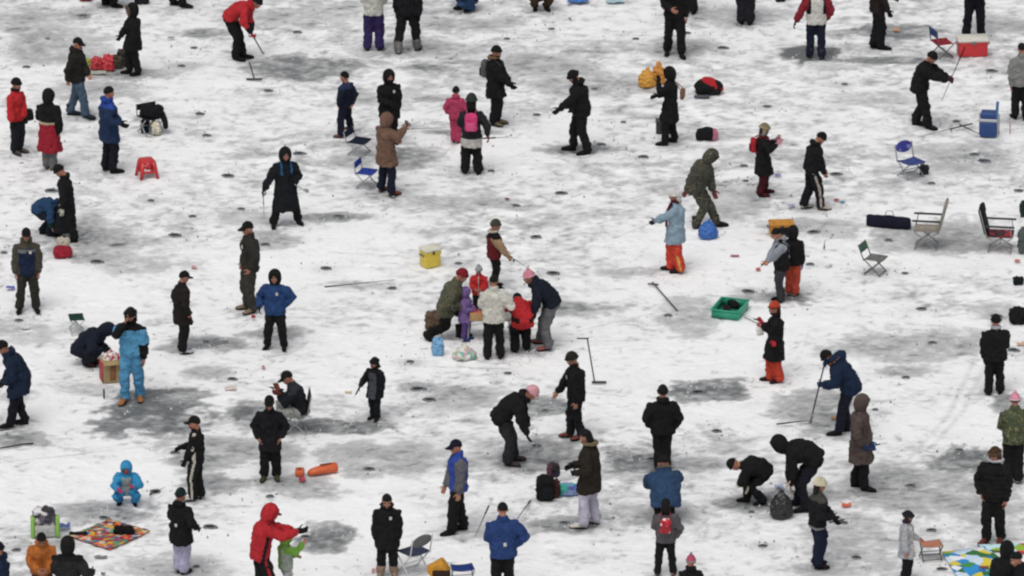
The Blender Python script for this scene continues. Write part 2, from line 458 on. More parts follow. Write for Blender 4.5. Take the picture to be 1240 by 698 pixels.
FEET = []
GROUP = 'people out on the frozen lake'
class Body: pass
def person(x, y, face, label, top=None, h=None, lean=0, side=0, twist=0, pz=None, py=None, pxx=0, feet=None, hl='dn', hr='dn', head=(10, 0),
           jac='1b1d22', jlen='hip', j2=None, rule=None, j3=None, puff=1.0, quilt=0, hood=None, fur=None, hoodcol=None,
           pan='17181c', p2=None, prule=None, pw=1.0, shoe='141416', boot=False, sole='0e0e10', hat=None, hair='14110f', glove=None, badge=None, scarf=None,
           mask=None, toes=None, knee=None, short=False, kid=None, mitten_cuff=None, group=GROUP, skinlegs=False, grip=False, boot_label=None, elbow=None, name='person', footpitch=None):
    s_px = scale_at(y)
    if h is None: h = (y-top)/s_px/cos(EL)*.965
    S = h/1.72
    P0 = at(x, y); P0[2] = 0; FEET.append((P0[0], P0[1]))
    rz = radians(face-90)
    cr, sr = cos(-rz), sin(-rz)
    def toloc(w):          # world offset (m) -> canonical local
        return np.array([w[0]*cr-w[1]*sr, w[0]*sr+w[1]*cr, w[2]])/S
    def pix(t):            # a photo pixel (and depth towards camera, m) -> local point
        dep = t[2] if len(t) > 2 else 0.0
        dx = (t[0]-x)/s_px; u = (y-t[1])/s_px
        return toloc(np.array([dx, -dep, (u+dep*sin(EL))/cos(EL)]))
    hsc = 1.0 if h > 1.5 else (1.1 if h > 1.3 else 1.2)
    if kid: hsc = kid
    puff = puff*(1.14+(.7*(hsc-1))); pw = pw*1.16*(1+.5*(hsc-1)); hsc *= 1.08
    # feet
    if feet is None: fl, fr = np.array([-.115, 0, 0.]), np.array([.115, 0, 0.])
    elif feet == 'walk': fl, fr = np.array([-.09, .22, 0.]), np.array([.09, -.22, 0.])
    elif feet == 'close': fl, fr = np.array([-.08, .03, 0.]), np.array([.08, -.02, 0.])
    elif feet == 'wide': fl, fr = np.array([-.24, .0, 0.]), np.array([.24, .05, 0.])
    else:
        out = []
        for q in feet:
            if len(q) == 2:
                w = at(q[0], q[1])-P0; out.append(toloc(w))
            else: out.append(np.array(q, float))
        fl, fr = out
    if fl[0] > fr[0]: fl, fr = fr, fl
    if fr[0]-fl[0] < .15:
        k_ = (.15-(fr[0]-fl[0]))/2; fl = fl-XA*k_; fr = fr+XA*k_
    L = radians(lean); fm = (fl+fr)/2
    yb = fm[1]-(.05*sin(L)+.17*max(0, sin(L)-.15)) if py is None else py
    pel = np.array([fm[0]+pxx, yb, .945 if pz is None else pz])
    hips = [pel+np.array([-.09, 0, -.03]), pel+np.array([.09, 0, -.03])]
    ank = [fl+ZA*.085, fr+ZA*.085]
    if pz is None:
        for hp, ak in zip(hips, ank):
            hor = np.linalg.norm((hp-ak)[:2]); mz = sqrt(max(.834**2-hor**2, .1))+ak[2]+.03
            pel[2] = min(pel[2], mz)
        hips = [pel+np.array([-.09, 0, -.03]), pel+np.array([.09, 0, -.03])]
    up1 = rotx(ZA, L*.55); up2 = rotx(ZA, L)
    sd = radians(side)
    up1 = nrm(up1+XA*sin(sd)*.5); up2 = nrm(up2+XA*sin(sd))
    R = nrm(np.cross(np.cross(up2, XA), up2)); tw = radians(twist)
    Fd0 = np.cross(up2, R); R2 = R*cos(tw)+Fd0*sin(tw)*1.0; Fd = np.cross(up2, R2)
    R1 = nrm(np.cross(np.cross(up1, XA), up1)); F1 = np.cross(up1, R1)
    lum = pel+up1*.16; che = lum+up2*.20; nb = che+up2*.19
    SW = .168*(.5+.5*puff)
    shl, shr = che+up2*.066-R2*SW, che+up2*.066+R2*SW
    hp_ = radians(head[0]); yw = radians(head[1])
    hup = rotx(ZA, L*.75+hp_); hup = nrm(hup+XA*sin(sd)*.6)
    hR = nrm(np.cross(np.cross(hup, XA), hup)); hF = np.cross(hup, hR)
    hR, hF = hR*cos(yw)+hF*sin(yw), hF*cos(yw)-hR*sin(yw)
    hR = nrm(np.cross(hF, hup))
    HM = np.column_stack([hR, hF, hup])
    hc = nb+nrm(up2*.5+hup)*(.125+.02*(hsc-1)/.2)+Fd*.02
    # hands
    def hand(t, sgn, sh):
        pole = -Fd*.6-ZA*.5+R2*sgn*.55
        if isinstance(t, str):
            pre = {'dn': (.235, .05, .80), 'pk': (.225, .07, .89), 'fr': (.10, .30, 1.05), 'lo': (.12, .30, .86), 'bk': (.05, -.18, .92), 'mouth': (.05, .17, 1.52),
                   'hip': (.2, .02, .98), 'up': (.2, .35, 1.5), 'out': (.62, .1, 1.25), 'fwd': (.15, .52, 1.15), 'fwdlo': (.14, .42, .85), 'kn': (.12, .34, None)}[t]
            if t == 'pk': pole = R2*sgn*.8-Fd*.5
            if t == 'hip': pole = R2*sgn-Fd*.3
            if t in ('dn', 'pk', 'bk', 'hip', 'fr', 'lo', 'mouth', 'fwd'):
                q = np.array([pre[0]*sgn, pre[1], pre[2]-.93])
                lr = L if t not in ('dn',) else L*.0
                b = pel+R1*q[0]+(up2*q[2]+Fd*q[1] if lr else ZA*q[2]+YA*q[1])
                if t == 'dn' and lean > 25: b = sh+np.array([sgn*.04, .06, -.5])
            else: b = np.array([pre[0]*sgn, pre[1]+fm[1], (pre[2] or .5)])
        elif len(t) == 4: b = np.array(t[:3], float)           # local point, 4th value unused
        else: b = pix(t)
        if elbow is not None and sgn == elbow[0]: pole = np.array(elbow[1], float)
        return ik(sh, b, .285, .255, pole)
    el_l, wr_l = hand(hl, -1, shl); el_r, wr_r = hand(hr, 1, shr)
    # knees
    toe = toes if toes is not None else (14, -14)
    kn = []
    for i, (hp, ak) in enumerate(zip(hips, ank)):
        pole = YA+(XA*(.35 if i else -.35) if pel[2] < .7 else XA*(.04 if i else -.04))
        if knee is not None: pole = np.array(knee[i], float)
        k_, a_ = ik(hp, ak, .425, .415, pole); kn.append((hp, k_, a_))
    p = puff
    ob = bpy.data.objects
    # ---- body (skin), one continuous figure
    g = G()
    g.loft([(pel-up1*.10, R1*.10, F1*.08), (pel, R1*.145, F1*.10), (lum, R1*.125, F1*.09), (che, R2*.135, Fd*.10), (che+up2*.08, R2*.11, Fd*.08), (nb, R2*.06, Fd*.06)], 14)
    for sh, e, w in ((shl, el_l, wr_l), (shr, el_r, wr_r)):
        g.tube([sh, (sh+e)/2, e, (e*.6+w*.4), w], [.042, .04, .036, .034, .026])
    for hp, k_, a_ in kn: g.tube([hp, (hp+k_)/2, k_, k_*.65+a_*.35, a_], [.082, .07, .05, .05, .034])
    g.tube([nb-up2*.04, hc-hup*.03], [.056, .052], ref=(1, 0, 0))
    body = g.build(name, BODYM)
    body.location = P0; body.rotation_euler = (0, 0, rz); body.scale = (S, S, S)
    tag(body, label, 'person', group)
    bare = [glove is None, glove is None]
    hands = []
    for sgn, e, w in ((-1, el_l, wr_l), (1, el_r, wr_r)):
        d = nrm(w-e); Zb = -d
        ref = Fd if abs(np.dot(Fd, d)) < .75 else (ZA if abs(d[2]) < .8 else XA)
        Yb = nrm(ref-Zb*np.dot(ref, Zb)); Xb = np.cross(Yb, Zb)
        # template: palm +x ; left hand (sgn -1) palm should face right (+x): Xb ~ right
        hands.append((sgn, np.column_stack([Xb, Yb, Zb]), w))
    HT = GRIP if grip else HAND
    def post_body(o):
        V, F = get_arrays(o.data); g = G(); g.add(V, F, 0)
        g.tmpl(HEAD, HM, hc, hsc)
        if glove is None:
            for sgn, M, w in hands: g.tmpl(HT, M, w, 1.05, mirror=(sgn > 0))
        me = g.mesh('person', BODYM); old = o.data; o.data = me; bpy.data.meshes.remove(old)
    remesh(body, .024, 2, 0, post_body)
    def child(nm, g, mats, par=body, lab=None):
        o = g.build(nm, mats, par)
        if lab: o['label'] = lab
        return o
    if glove is not None:
        for sgn, M, w in hands:
            g = G(); g.tmpl(HT, M, w, 1.22, mirror=(sgn > 0), mat=0)
            g.tube([w+M[:, 2]*.05, w], [.04, .036], dome=False)
            child('glove', g, [glove])
    # ---- trousers
    g = G()
    pr = 1.0*pw
    g.loft([(pel-up1*.13, R1*.12*p, F1*.11), (pel-up1*.05, R1*.165, F1*.125), (pel+up1*.06, R1*.16, F1*.12), (pel+up1*.12, R1*.14, F1*.105)], 16)
    if pz is not None and pz < .6: g.ell(pel-ZA*.03-YA*.03, (.17, .15, .14))
    for i, (hp, k_, a_) in enumerate(kn):
        if short: g.tube([hp, (hp+k_)/2, k_+(a_-k_)*.12], [.108, .1, .088])
        else: g.tube([hp, (hp+k_)/2, k_, (k_+a_)/2, a_+(k_-a_)*.02], [.108, .098*pr, .084*pr, .078*pr, .078*pr])
    tr = child('trousers', g, [pan]+([p2] if p2 else []))
    KN = kn
    def post_tr(o):
        if not p2: return
        me = o.data; n = len(me.polygons); C = np.empty(n*3); me.polygons.foreach_get('center', C); C = C.reshape(-1, 3)
        idx = np.zeros(n, int)
        for i, (hp, k_, a_) in enumerate(KN):
            sg = 1 if i else -1
            for A, B in ((hp, k_), (k_, a_)):
                d = B-A; t = ((C-A)@d)/(d@d); q = A+np.clip(t, 0, 1)[:, None]*d; off = C-q
                if prule == 'stripe': idx |= ((off[:, 0]*sg > .05) & (np.abs(off[:, 1]) < .024) & (np.linalg.norm(off, axis=1) < .12) & (t > -.1) & (t < 1.1))
                if prule == 'front': idx |= ((off[:, 1] > .03) & (np.abs(off[:, 0]+sg*.0) < .028) & (np.linalg.norm(off, axis=1) < .12) & (t > 0) & (t < 1))
                if prule == 'cuff' and A is k_: idx |= (t > .6)
                if prule == 'seat' and A is hp: idx |= (t < .3)
        if prule == 'seat': idx |= (C[:, 2] > pel[2]-.1)
        me.polygons.foreach_set('material_index', idx.tolist())
    remesh(tr, .019, 3, .07, post_tr)
    if short:
        pass
    # ---- shoes
    for i, (hp, k_, a_) in enumerate(kn):
        fp = (fl, fr)[i]
        base = a_-ZA*.085
        ty = radians(toe[i]); M = np.array(Matrix.Rotation(ty, 3, 'Z'))
        if footpitch is not None and footpitch[i]:
            M = np.array(Matrix.Rotation(radians(footpitch[i]), 3, 'X'))@M
        g = G(); T = BOOT if boot else SHOE
        g.tmpl(T, M, base+YA*.035, 1.06 if boot else 1.0)
        child('boot' if boot else 'shoe', g, [shoe, sole])
    # ---- jacket
    HEM = {'short': .06, 'hip': .15, 'thigh': .30, 'knee': .42, 'long': .55, 'coat': .72}[jlen]
    g = G()
    dn = nrm(-up1*.55-ZA*.45) if HEM > .2 else -up1
    if HEM > .2: km = (kn[0][1]+kn[1][1])/2; dn = nrm(nrm(km-pel)*.65+nrm(-ZA-up1*.3)*.35)
    if pz is not None and pz < .6: HEM = min(HEM, .12); dn = -up1
    rings = []
    base = pel+up1*.05
    if HEM > .2:
        k = 4
        for i in range(k, 0, -1):
            t = i/k; rings.append((base+dn*(HEM+.05)*t, R1*(.185+.055*t*(HEM/.6))*p, F1*(.15+.075*t*(HEM/.6))*p))
    else:
        rings.append((base+dn*(HEM+.05), R1*.178*p, F1*.135*p)); rings.append((base+dn*(HEM+.05)*.5, R1*.185*p, F1*.145*p))
    rings += [(base, R1*.182*p, F1*.145*p), (lum, (R1+R2)/2*.178*p, (F1+Fd)/2*.142*p), (lum*.4+che*.6, R2*.188*p, Fd*.148*p), (che+up2*.04, R2*.186*p, Fd*.142*p),
              (che+up2*.09, R2*.152*p, Fd*.122*p), (che+up2*.135, R2*.12, Fd*.105), (nb+up2*.0, R2*.098, Fd*.095), (nb+up2*.03, R2*.086, Fd*.086)]
    if hood != 'up': rings.append((nb+up2*.05, R2*.08, Fd*.08))
    g.loft(rings, 20)
    arms = []
    for sh, e, w in ((shl, el_l, wr_l), (shr, el_r, wr_r)):
        we = w+(e-w)*.04
        g.tube([sh*.65+(che+up2*.12)*.35, sh, (sh+e)/2, e, (e+we)/2, we], [.058*p, .079*p, .084*p, .077*p, .069*p, .056*p], n=12)
        arms.append((sh, e, w))
    if hood == 'down': 
        g.ell(nb-Fd*.085+up2*.005, (.125, .065, .075), np.column_stack([R2, Fd, up2]))
        g.torus(nb+up2*.015-Fd*.015, .10, .034, np.column_stack([R2, Fd, nrm(up2*.9+Fd*.25)]), n=20, k=8)
    mats = [jac]+([j2] if j2 else ([jac] if j3 else []))+([j3] if j3 else [])
    ja = child('coat' if HEM > .4 else 'jacket', g, mats)
    def post_j(o):
        me = o.data; n = len(me.polygons)
        if quilt:
            nv = len(me.vertices); V = np.empty(nv*3); me.vertices.foreach_get('co', V); V = V.reshape(-1, 3)
            NN = np.empty(nv*3); me.vertices.foreach_get('normal', NN); NN = NN.reshape(-1, 3)
            t = (V-pel)@up2; V += NN*(np.abs(np.sin(t*pi/.085))[:, None]-.5)*.016
            me.vertices.foreach_set('co', V.ravel())
        if not rule: return
        C = np.empty(n*3); me.polygons.foreach_get('center', C); C = C.reshape(-1, 3)
        da = np.full(n, 9.0); ta = np.zeros(n)
        for sh, e, w in arms:
            for k, (A, B) in enumerate(((sh, e), (e, w))):
                d = B-A; t = np.clip(((C-A)@d)/(d@d), 0, 1); dd = np.linalg.norm(C-(A+t[:, None]*d), axis=1)
                s2 = dd < da; da[s2] = dd[s2]; ta[s2] = (k+t[s2])
        Q = C-che; r = Q@R2; f = Q@Fd; u = Q@up2
        arm = (da < .093*p) & ((np.abs(r) > .155) | (ta > .45))
        idx = np.zeros(n, int)
        for ru in rule.split():
            if ru == 'arms': idx[arm] = 1
            elif ru == 'arms2': idx[arm] = 2
            elif ru == 'cuffs': idx[arm & (ta > 1.45)] = 1
            elif ru == 'forearm': idx[arm & (ta > .95)] = 1
            elif ru == 'yoke': idx[(u > .07) & ~(arm & (ta > .35))] = 1
            elif ru == 'yoke2': idx[(u > .07) & ~(arm & (ta > .35))] = 2
            elif ru == 'lower': idx[(u < -.26) & ~arm] = 1
            elif ru == 'hem': idx[(u < -.46) & ~arm] = 1
            elif ru == 'hem2': idx[(u < -.44) & ~arm] = 2
            elif ru == 'belt': idx[(u < -.22) & (u > -.27) & ~arm] = 2
            elif ru == 'zip': idx[(np.abs(r) < .014) & (f > 0) & ~arm] = 1
            elif ru == 'side': idx[(np.abs(r) > .115) & ~arm] = 1
            elif ru == 'seam': idx[(np.abs(r) > .1) & (np.abs(f-.02) < .035) & ~arm] = 1
            elif ru == 'front': idx[(f > .04) & (np.abs(r) < .11) & ~arm & (u < .1)] = 1
            elif ru == 'back': idx[(f < 0) & (np.abs(r) < .13) & ~arm & (u < .12)] = 1
            elif ru == 'strap': idx[(np.abs(np.abs(r)-.11) < .022) & (f > 0) & ~arm & (u > -.1)] = 1
            elif ru == 'band': idx[(np.abs(u-.02) < .03) & ~arm] = 2
            elif ru == 'sleevestripe': idx[arm & (np.abs(f-.0) < .02) & (ta < 1.4)] = 2
            elif ru == 'right': idx[(r > .03) & ~arm] = 1
        me.polygons.foreach_set('material_index', idx.tolist())
    remesh(ja, .0185, 3, .085, post_j)
    # ---- collar badge
    def onchest(rr, uu, fo=.158):
        return che+R2*rr+up2*uu+Fd*fo*p
    if badge:
        g = G(); g.box(onchest(-.07 if badge != 'back' else .02, .0 if badge != 'back' else -.22, .152 if badge != 'back' else -.155), (.052, .012, .065), np.column_stack([R2, Fd, up2]), bev=.004)
        child('name_badge', g, [plain('c4c2bc', .5)], ja)
    if scarf:
        g = G(); g.torus(nb+up2*.035+Fd*.01, .082, .036, np.column_stack([R2, Fd, nrm(up2+Fd*.25)]), n=22, k=8, noise=.06)
        sc_, tl = scarf if isinstance(scarf, tuple) else (scarf, 0)
        if tl: g.loft([(nb+Fd*.11+R2*-.05, R2*.07, Fd*.03), (onchest(-.07, .0, .168), R2*.08, Fd*.03), (onchest(-.07, -tl, .175), R2*.08, Fd*.026)], 12)
        child('scarf', g, [sc_])
    # ---- head gear
    HS = hsc
    if hood == 'up':
        g = G(); g.tmpl(T_HOOD, HM, hc, HS*1.02, mat=0); hd = child('hood', g, [hoodcol or jac], ja)
        g = G()
        if fur: g.tmpl(T_RIM, HM, hc, HS*1.02, mat=0); child('fur_trim', g, [fur], ja)
        else: g.tmpl(T_RIMS, HM, hc, HS*1.02, mat=0); child('hood_seam', g, [hoodcol or jac], ja)
    elif fur:
        g = G(); g.torus(nb+up2*.03-Fd*.02, .112, .032, np.column_stack([R2, Fd, nrm(up2*.85+Fd*.35)]), n=30, k=8, noise=.3); child('fur_trim', g, [fur], ja)
    if hat:
        kind, c1 = hat[0], hat[1]; c2 = hat[2] if len(hat) > 2 else c1
        T = {'beanie': T_BEANIE, 'big': T_BIGB, 'pom': T_POM, 'cap': T_CAP, 'trap': T_TRAP}[kind]
        g = G(); g.tmpl(T, HM, hc, HS); child('hat', g, [c1, c2])
    if hair and not (hood == 'up'):
        lng = isinstance(hair, tuple)
        g = G(); g.tmpl(T_HL if lng else T_HS, HM, hc, HS*(.985 if hat else 1.02), mat=0)
        child('hair', g, [fabric(hair[0] if lng else hair, .6, .9)])
    if mask:
        g = G(); shell(g, (0, 1, -.1), ZA, (0, 0, 0), 0, radians(64), (.066, .098, .055), .006, n=20, k=7)
        g2 = G(); A = g.arrays(); g2.tmpl((A[0]+np.array([0, .008, -.052]), A[1], A[2]), HM, hc, HS, mat=0); child('face_mask', g2, [mask])
    B = Body(); B.o = body; B.S = S; B.P0 = P0; B.rz = rz; B.wl = wr_l; B.wr = wr_r; B.che = che; B.R = R2; B.F = Fd; B.U = up2; B.HM = HM; B.hc = hc; B.pel = pel; B.nb = nb; B.el_l = el_l; B.el_r = el_r
    def world(q):
        q = np.asarray(q)*S; c, s_ = cos(rz), sin(rz)
        return np.array([q[0]*c-q[1]*s_, q[0]*s_+q[1]*c, q[2]])+P0
    B.world = world
    B.hl = world(wr_l+nrm(wr_l-el_l)*.085); B.hr = world(wr_r+nrm(wr_r-el_r)*.085)
    return B
def at_person(B, g, name, mats, label, cat, group=None, anchor=None):
    "a thing worn or carried: built in the wearer's frame but standing as an object of its own"
    V, F, m = g.arrays(); c = V.mean(0)*1.0; c[2] = V[:, 2].min() if anchor is None else c[2]
    o = g.build(name, mats, off=c); o.location = B.world(c); o.rotation_euler = (0, 0, B.rz); o.scale = (B.S,)*3
    return tag(o, label, cat, group)
def backpack(B, col, col2, label, size=1.0, low=0.0, fo=-.225, strapc=None):
    M = np.column_stack([B.R, B.F, B.U]); c = B.che+B.F*fo-B.U*(.06+low)
    g = G(); g.box(c, (.28*size, .15*size, .40*size), M, bev=.06*size); g.ell(c+B.U*.15*size, (.13*size, .08*size, .08*size), M)
    V, F, m = g.arrays(); cc = V.mean(0)
    o = g.build('backpack', [col], off=cc); o.location = B.world(cc); o.rotation_euler = (0, 0, B.rz); o.scale = (B.S,)*3
    remesh(o, .014, 3, .02); tag(o, label, 'backpack')
    g = G(); g.box(c-B.F*.085*size-B.U*.07*size, (.2*size, .06*size, .2*size), M, bev=.025); V, F, m = g.arrays()
    k = G().add(V-cc, F).build('front_pocket', [col2], o)
    g = G()
    for s in (-1, 1):
        g.tube([c+B.R*s*.09+B.U*.17+B.F*.05, B.che+B.R*s*.10+B.U*.19, B.che+B.R*s*.115+B.F*.15+B.U*.08, B.che+B.R*s*.13+B.F*.13-B.U*.1, c+B.R*s*.13-B.U*.15+B.F*.05], .017, n=8, flat=.5)
    V, F, m = g.arrays(); G().add(V-cc, F).build('shoulder_strap', [strapc or col2], o)
    return o
# ------------------------------------------------------------------ things on the ice
ALU = plain('a9acae', .4, .6); DKM = plain('3a3c40', .5, .5); WOOD = plain('9c7a50', .7)
def chair(px, py, face, label, seat, back, frame=None, w=.42, d=.38, sh=.38, bh=.72, rec=12, arms=None, rnd=False, cat='folding chair', group='folding chairs and stools on the ice', thick=.022, headrest=None, name='folding_chair', tapback=None):
    frame = frame or ALU
    t = thing(name, label, cat, px, py, face, group)
    hw = w/2; hd = d/2
    for s in (-1, 1):
        g = G(); g.tube([(s*hw, hd, sh), (s*hw, -hd*.9, .012)], .012, n=8); g.build('leg', [frame], t)
        g = G(); g.tube([(s*hw*.93, -hd, sh), (s*hw*.93, hd*.9, .012)], .012, n=8); g.build('leg', [frame], t)
    for y_ in (hd*.88, -hd*.88):
        g = G(); g.tube([(-hw, y_, .03), (hw, y_, .03)], .010, n=8); g.build('crossbar', [frame], t)
    g = G(); g.tube([(-hw, 0, sh*.5), (hw, 0, sh*.5)], .008, n=8); g.build('crossbar', [frame], t)
    g = G()       # sagging cloth seat
    n = 8; V = []; F = []
    for lay in (0, 1):
        for i in range(n+1):
            for j in range(n+1):
                u = i/n*2-1; v = j/n*2-1
                V.append((u*hw*1.02, v*hd*1.02, sh+.012-.03*(1-u*u)*(1-v*v*.3)-lay*.012))
    m = (n+1)**2
    for i in range(n):
        for j in range(n):
            a = i*(n+1)+j; F.append((a, a+n+1, a+n+2, a+1)); F.append((m+a, m+a+1, m+a+n+2, m+a+n+1))
    E = [i for i in range(n+1)]+[i*(n+1)+n for i in range(1, n+1)]+[n*(n+1)+j for j in range(n-1, -1, -1)]+[i*(n+1) for i in range(n-1, 0, -1)]
    for a, b_ in zip(E, E[1:]+E[:1]): F.append((a, b_, m+b_, m+a))
    g.add(V, F); g.build('seat', [seat], t)
    if bh:
        a = radians(rec); by = -hd; top = np.array([0, by-sin(a)*(bh-sh), bh]); bot = np.array([0, by, sh])
        for s in (-1, 1):
            g = G(); g.tube([bot+XA*s*hw-ZA*.02, top+XA*s*hw], .012, n=8); g.build('back_post', [frame], t)
        up = nrm(top-bot); fw = nrm(np.cross(up, XA)); M = np.column_stack([XA, fw, up]); l = np.linalg.norm(top-bot)
        g = G()
        if rnd: g.ell(bot+up*l*.78, (hw*1.0, .016, l*.36), M, n=20)
        else:
            f0 = .45 if bh-sh < .5 else .06
            g.box(bot+up*l*(f0+1)/2, (w*1.0, thick, l*(1-f0)), M, bev=min(.03, thick*.45))
        g.build('backrest', [back], t)
        if headrest: G().box(top+fw*.03-up*.06, (w*.9, .07, .17), M, bev=.03).build('headrest', [headrest], t)
    if arms:
        for s in (-1, 1):
            g = G(); g.box((s*(hw+.02), 0, sh+.22), (.05, d*1.15, .03), bev=.01); g.build('armrest', [arms], t)
            g = G(); g.tube([(s*(hw+.02), hd*.8, sh+.21), (s*hw, hd*.95, sh)], .010, n=8); g.build('arm_support', [frame], t)
    return t
def lump(px, py, size, label, mats, name, cat, face=270, fold=.05, parts=None, group=None, z=0, tilt=0):
    "soft bag: rounded box, voxel merged and creased"
    t = thing(name, label, cat, px, py, face, group, z=z)
    w_, d_, h_ = size
    g = G(); M = np.array(Matrix.Rotation(radians(tilt), 3, 'Y'))
    g.box((0, 0, h_*.45), (w_, d_, h_*.9), M, bev=min(size)*.33); g.ell((w_*.08, 0, h_*.7), (w_*.36, d_*.42, h_*.34), M)
    o = g.build('body', [mats[0]], t); remesh(o, max(.012, min(size)/16), 2, fold*1.8, tex=CRUMP)
    return t
def plasticbag(px, py, size, label, mat, name='plastic_bag', handles=True, face=270, group=None, cat='bag'):
    t = thing(name, label, cat, px, py, face, group)
    w_, h_ = size; g = G(); rg = random.Random(int(px*7+py))
    prof = [(.6, 0), (1.0, .06), (1.05, .3), (.92, .55), (.6, .75), (.28, .88)]
    rings = [(np.array([rg.uniform(-.02, .02)*w_, 0, z*h_]), XA*w_/2*r_, YA*w_/2*r_*.8) for r_, z in prof]
    g.loft(rings, 16)
    if handles:
        for s in (-1, 1): g.tube([(s*w_*.10, 0, h_*.72), (s*w_*.2, 0, h_*.86), (s*w_*.24, 0, h_*.98), (s*w_*.16, 0, h_*1.06)], [w_*.11, w_*.09, w_*.06, w_*.04], n=8)
    else: g.ell((0, 0, h_*.93), (w_*.12, w_*.1, h_*.06))
    o = g.build('body', [mat], t); remesh(o, max(.008, w_/34), 1, .075, tex=CRUMP)
    return t
def cooler(px, py, face, label, size, body, lid, trim, name='cool_box'):
    t = thing(name, label, 'cool box', px, py, face); w_, d_, h_ = size
    g = G(); g.loft([((0, 0, 0), XA*0+XA*w_*.001, YA*d_*.001)]*1+[((0, 0, .0), XA*w_*.001, YA*.001)], 4) if False else g.box((0, 0, h_*.42), (w_*.95, d_*.93, h_*.84), bev=.025)
    g.box((0, 0, h_*.72), (w_*.985, d_*.97, h_*.12), bev=.015); g.build('box', [body], t)
    l = G().box((0, 0, h_*.9), (w_*1.03, d_*1.03, h_*.16), bev=.02).build('lid', [lid], t)
    G().box((0, 0, h_*.985), (w_*.75, d_*.6, .02), bev=.008).build('lid_panel', [lid], l)
    G().box((0, d_*.5, h_*.78), (w_*.14, .02, h_*.18), bev=.006).build('latch', [trim], t)
    for s in (-1, 1):
        g = G(); g.tube([(s*w_*.5, -d_*.22, h_*.62), (s*(w_*.5+.035), -d_*.18, h_*.66), (s*(w_*.5+.035), d_*.18, h_*.66), (s*w_*.5, d_*.22, h_*.62)], .012, n=8); g.build('handle', [trim], t)
    return t
def crate(px, py, face, label, size, mat, cat='crate', name='plastic_crate', slots=True):
    t = thing(name, label, cat, px, py, face); w_, d_, h_ = size; k = .015
    g = G(); g.box((0, 0, .01), (w_, d_, .02))
    for s in (-1, 1):
        g.box((s*(w_/2+k/2), 0, h_/2+.001), (k, d_+2*k, h_)); g.box((0, s*(d_/2+k/2+.0005), h_/2+.002), (w_-.002, k-.001, h_-.004))
    g.build('tray', [mat], t)
    g = G()
    for s in (-1, 1):
        g.box((s*(w_/2+k), 0, h_+.006), (k*2.6, d_+4*k, .022), bev=.006); g.box((0, s*(d_/2+k), h_+.0045), (w_+2*k, k*2.6, .020), bev=.006)
    g.build('rim', [mat], t)
    return t
def path_thing(name, label, cat, pts, rad, mat, group=None, n=8):
    pts = [np.asarray(p, float) for p in pts]; base = np.array([pts[0][0], pts[0][1], 0]); g = G(); g.tube([p-base for p in pts], rad, n=n)
    o = g.build(name, [mat], loc=base); return tag(o, label, cat, group)
def on(px, py, z=.015): p = at(px, py, z); return p
def rod(a, b, label, name='fishing_rod', grip='2a2622', col=None, rl=True, butt=.22, rad=.006, cat='fishing rod'):
    "a, b: world points (butt, tip)"
    a = np.asarray(a, float); b = np.asarray(b, float); d = nrm(b-a)
    t = bpy.data.objects.new(name, None); COL.objects.link(t); t.location = a; tag(t, label, cat)
    L = np.linalg.norm(b-a)
    G().tube([d*0, d*L*.5, d*L], [rad, rad*.75, rad*.4], n=8).build('blank', [col or plain('2b2d30', .4)], t)
    G().tube([-d*butt*.5, d*butt*.6], .014, n=8).build('grip', [fabric(grip)], t)
    if rl:
        q = d*butt*.75-ZA*.035; G().ell(q, (.02, .032, .032)).build('reel', [DKM], t)
    return t
def chisel(a, b, label, col=None, blade=.07):
    a = np.asarray(a, float); b = np.asarray(b, float); d = nrm(b-a); L = np.linalg.norm(b-a)
    t = bpy.data.objects.new('ice_chisel', None); COL.objects.link(t); t.location = a; tag(t, label, 'ice chisel')
    G().tube([d*0, d*L*.86], .014, n=10).build('shaft', [col or plain('3c3f44', .5, .3)], t)
    x = nrm(np.cross(d, ZA)) if abs(d[2]) < .98 else XA; y = np.cross(d, x)
    G().loft([(d*L*.84, x*.015, y*.015), (d*L*.9, x*blade*.45, y*.012), (d*L, x*blade*.5, y*.004)], 12).build('blade', [ALU], t)
    G().tube([-d*.01, d*.16], .018, n=10).build('grip', [fabric('17181a')], t)
    return t
def scoop(a, b, label, size=.055):
    a = np.asarray(a, float); b = np.asarray(b, float); d = nrm(b-a); L = np.linalg.norm(b-a)
    t = bpy.data.objects.new('ice_scoop', None); COL.objects.link(t); t.location = a; tag(t, label, 'ice scoop')
    G().tube([d*0, d*(L-size)], .009, n=8).build('handle', [ALU], t)
    x = nrm(np.cross(d, ZA)); y = np.cross(d, x); M = np.column_stack([x, d, y]); g = G()
    shell(g, -y, d, d*L, 0, radians(85), (size, size, size*.7), .006, n=16, k=5); g.build('ladle', [plain('8d9195', .4, .5)], t)
    return t
def rake(a, b, w_, label, top=0, mat=None, name='ice_rake', wb=None):
    a = np.asarray(a, float); b = np.asarray(b, float)
    t = bpy.data.objects.new(name, None); COL.objects.link(t); t.location = (b[0], b[1], 0); tag(t, label, 'ice rake'); base = np.array([b[0], b[1], 0.]); mat = mat or plain('2c2e31', .5, .3)
    G().tube([b-base, a-base], .013, n=10).build('shaft', [mat], t)
    G().box(b-base+(ZA*0 if wb is None else np.array(wb)), (w_, .05, .03), bev=.008).build('blade', [mat], t)
    if top: G().tube([a-base-XA*top, a-base+XA*.02], .014, n=10).build('handle', [mat], t)
    return t
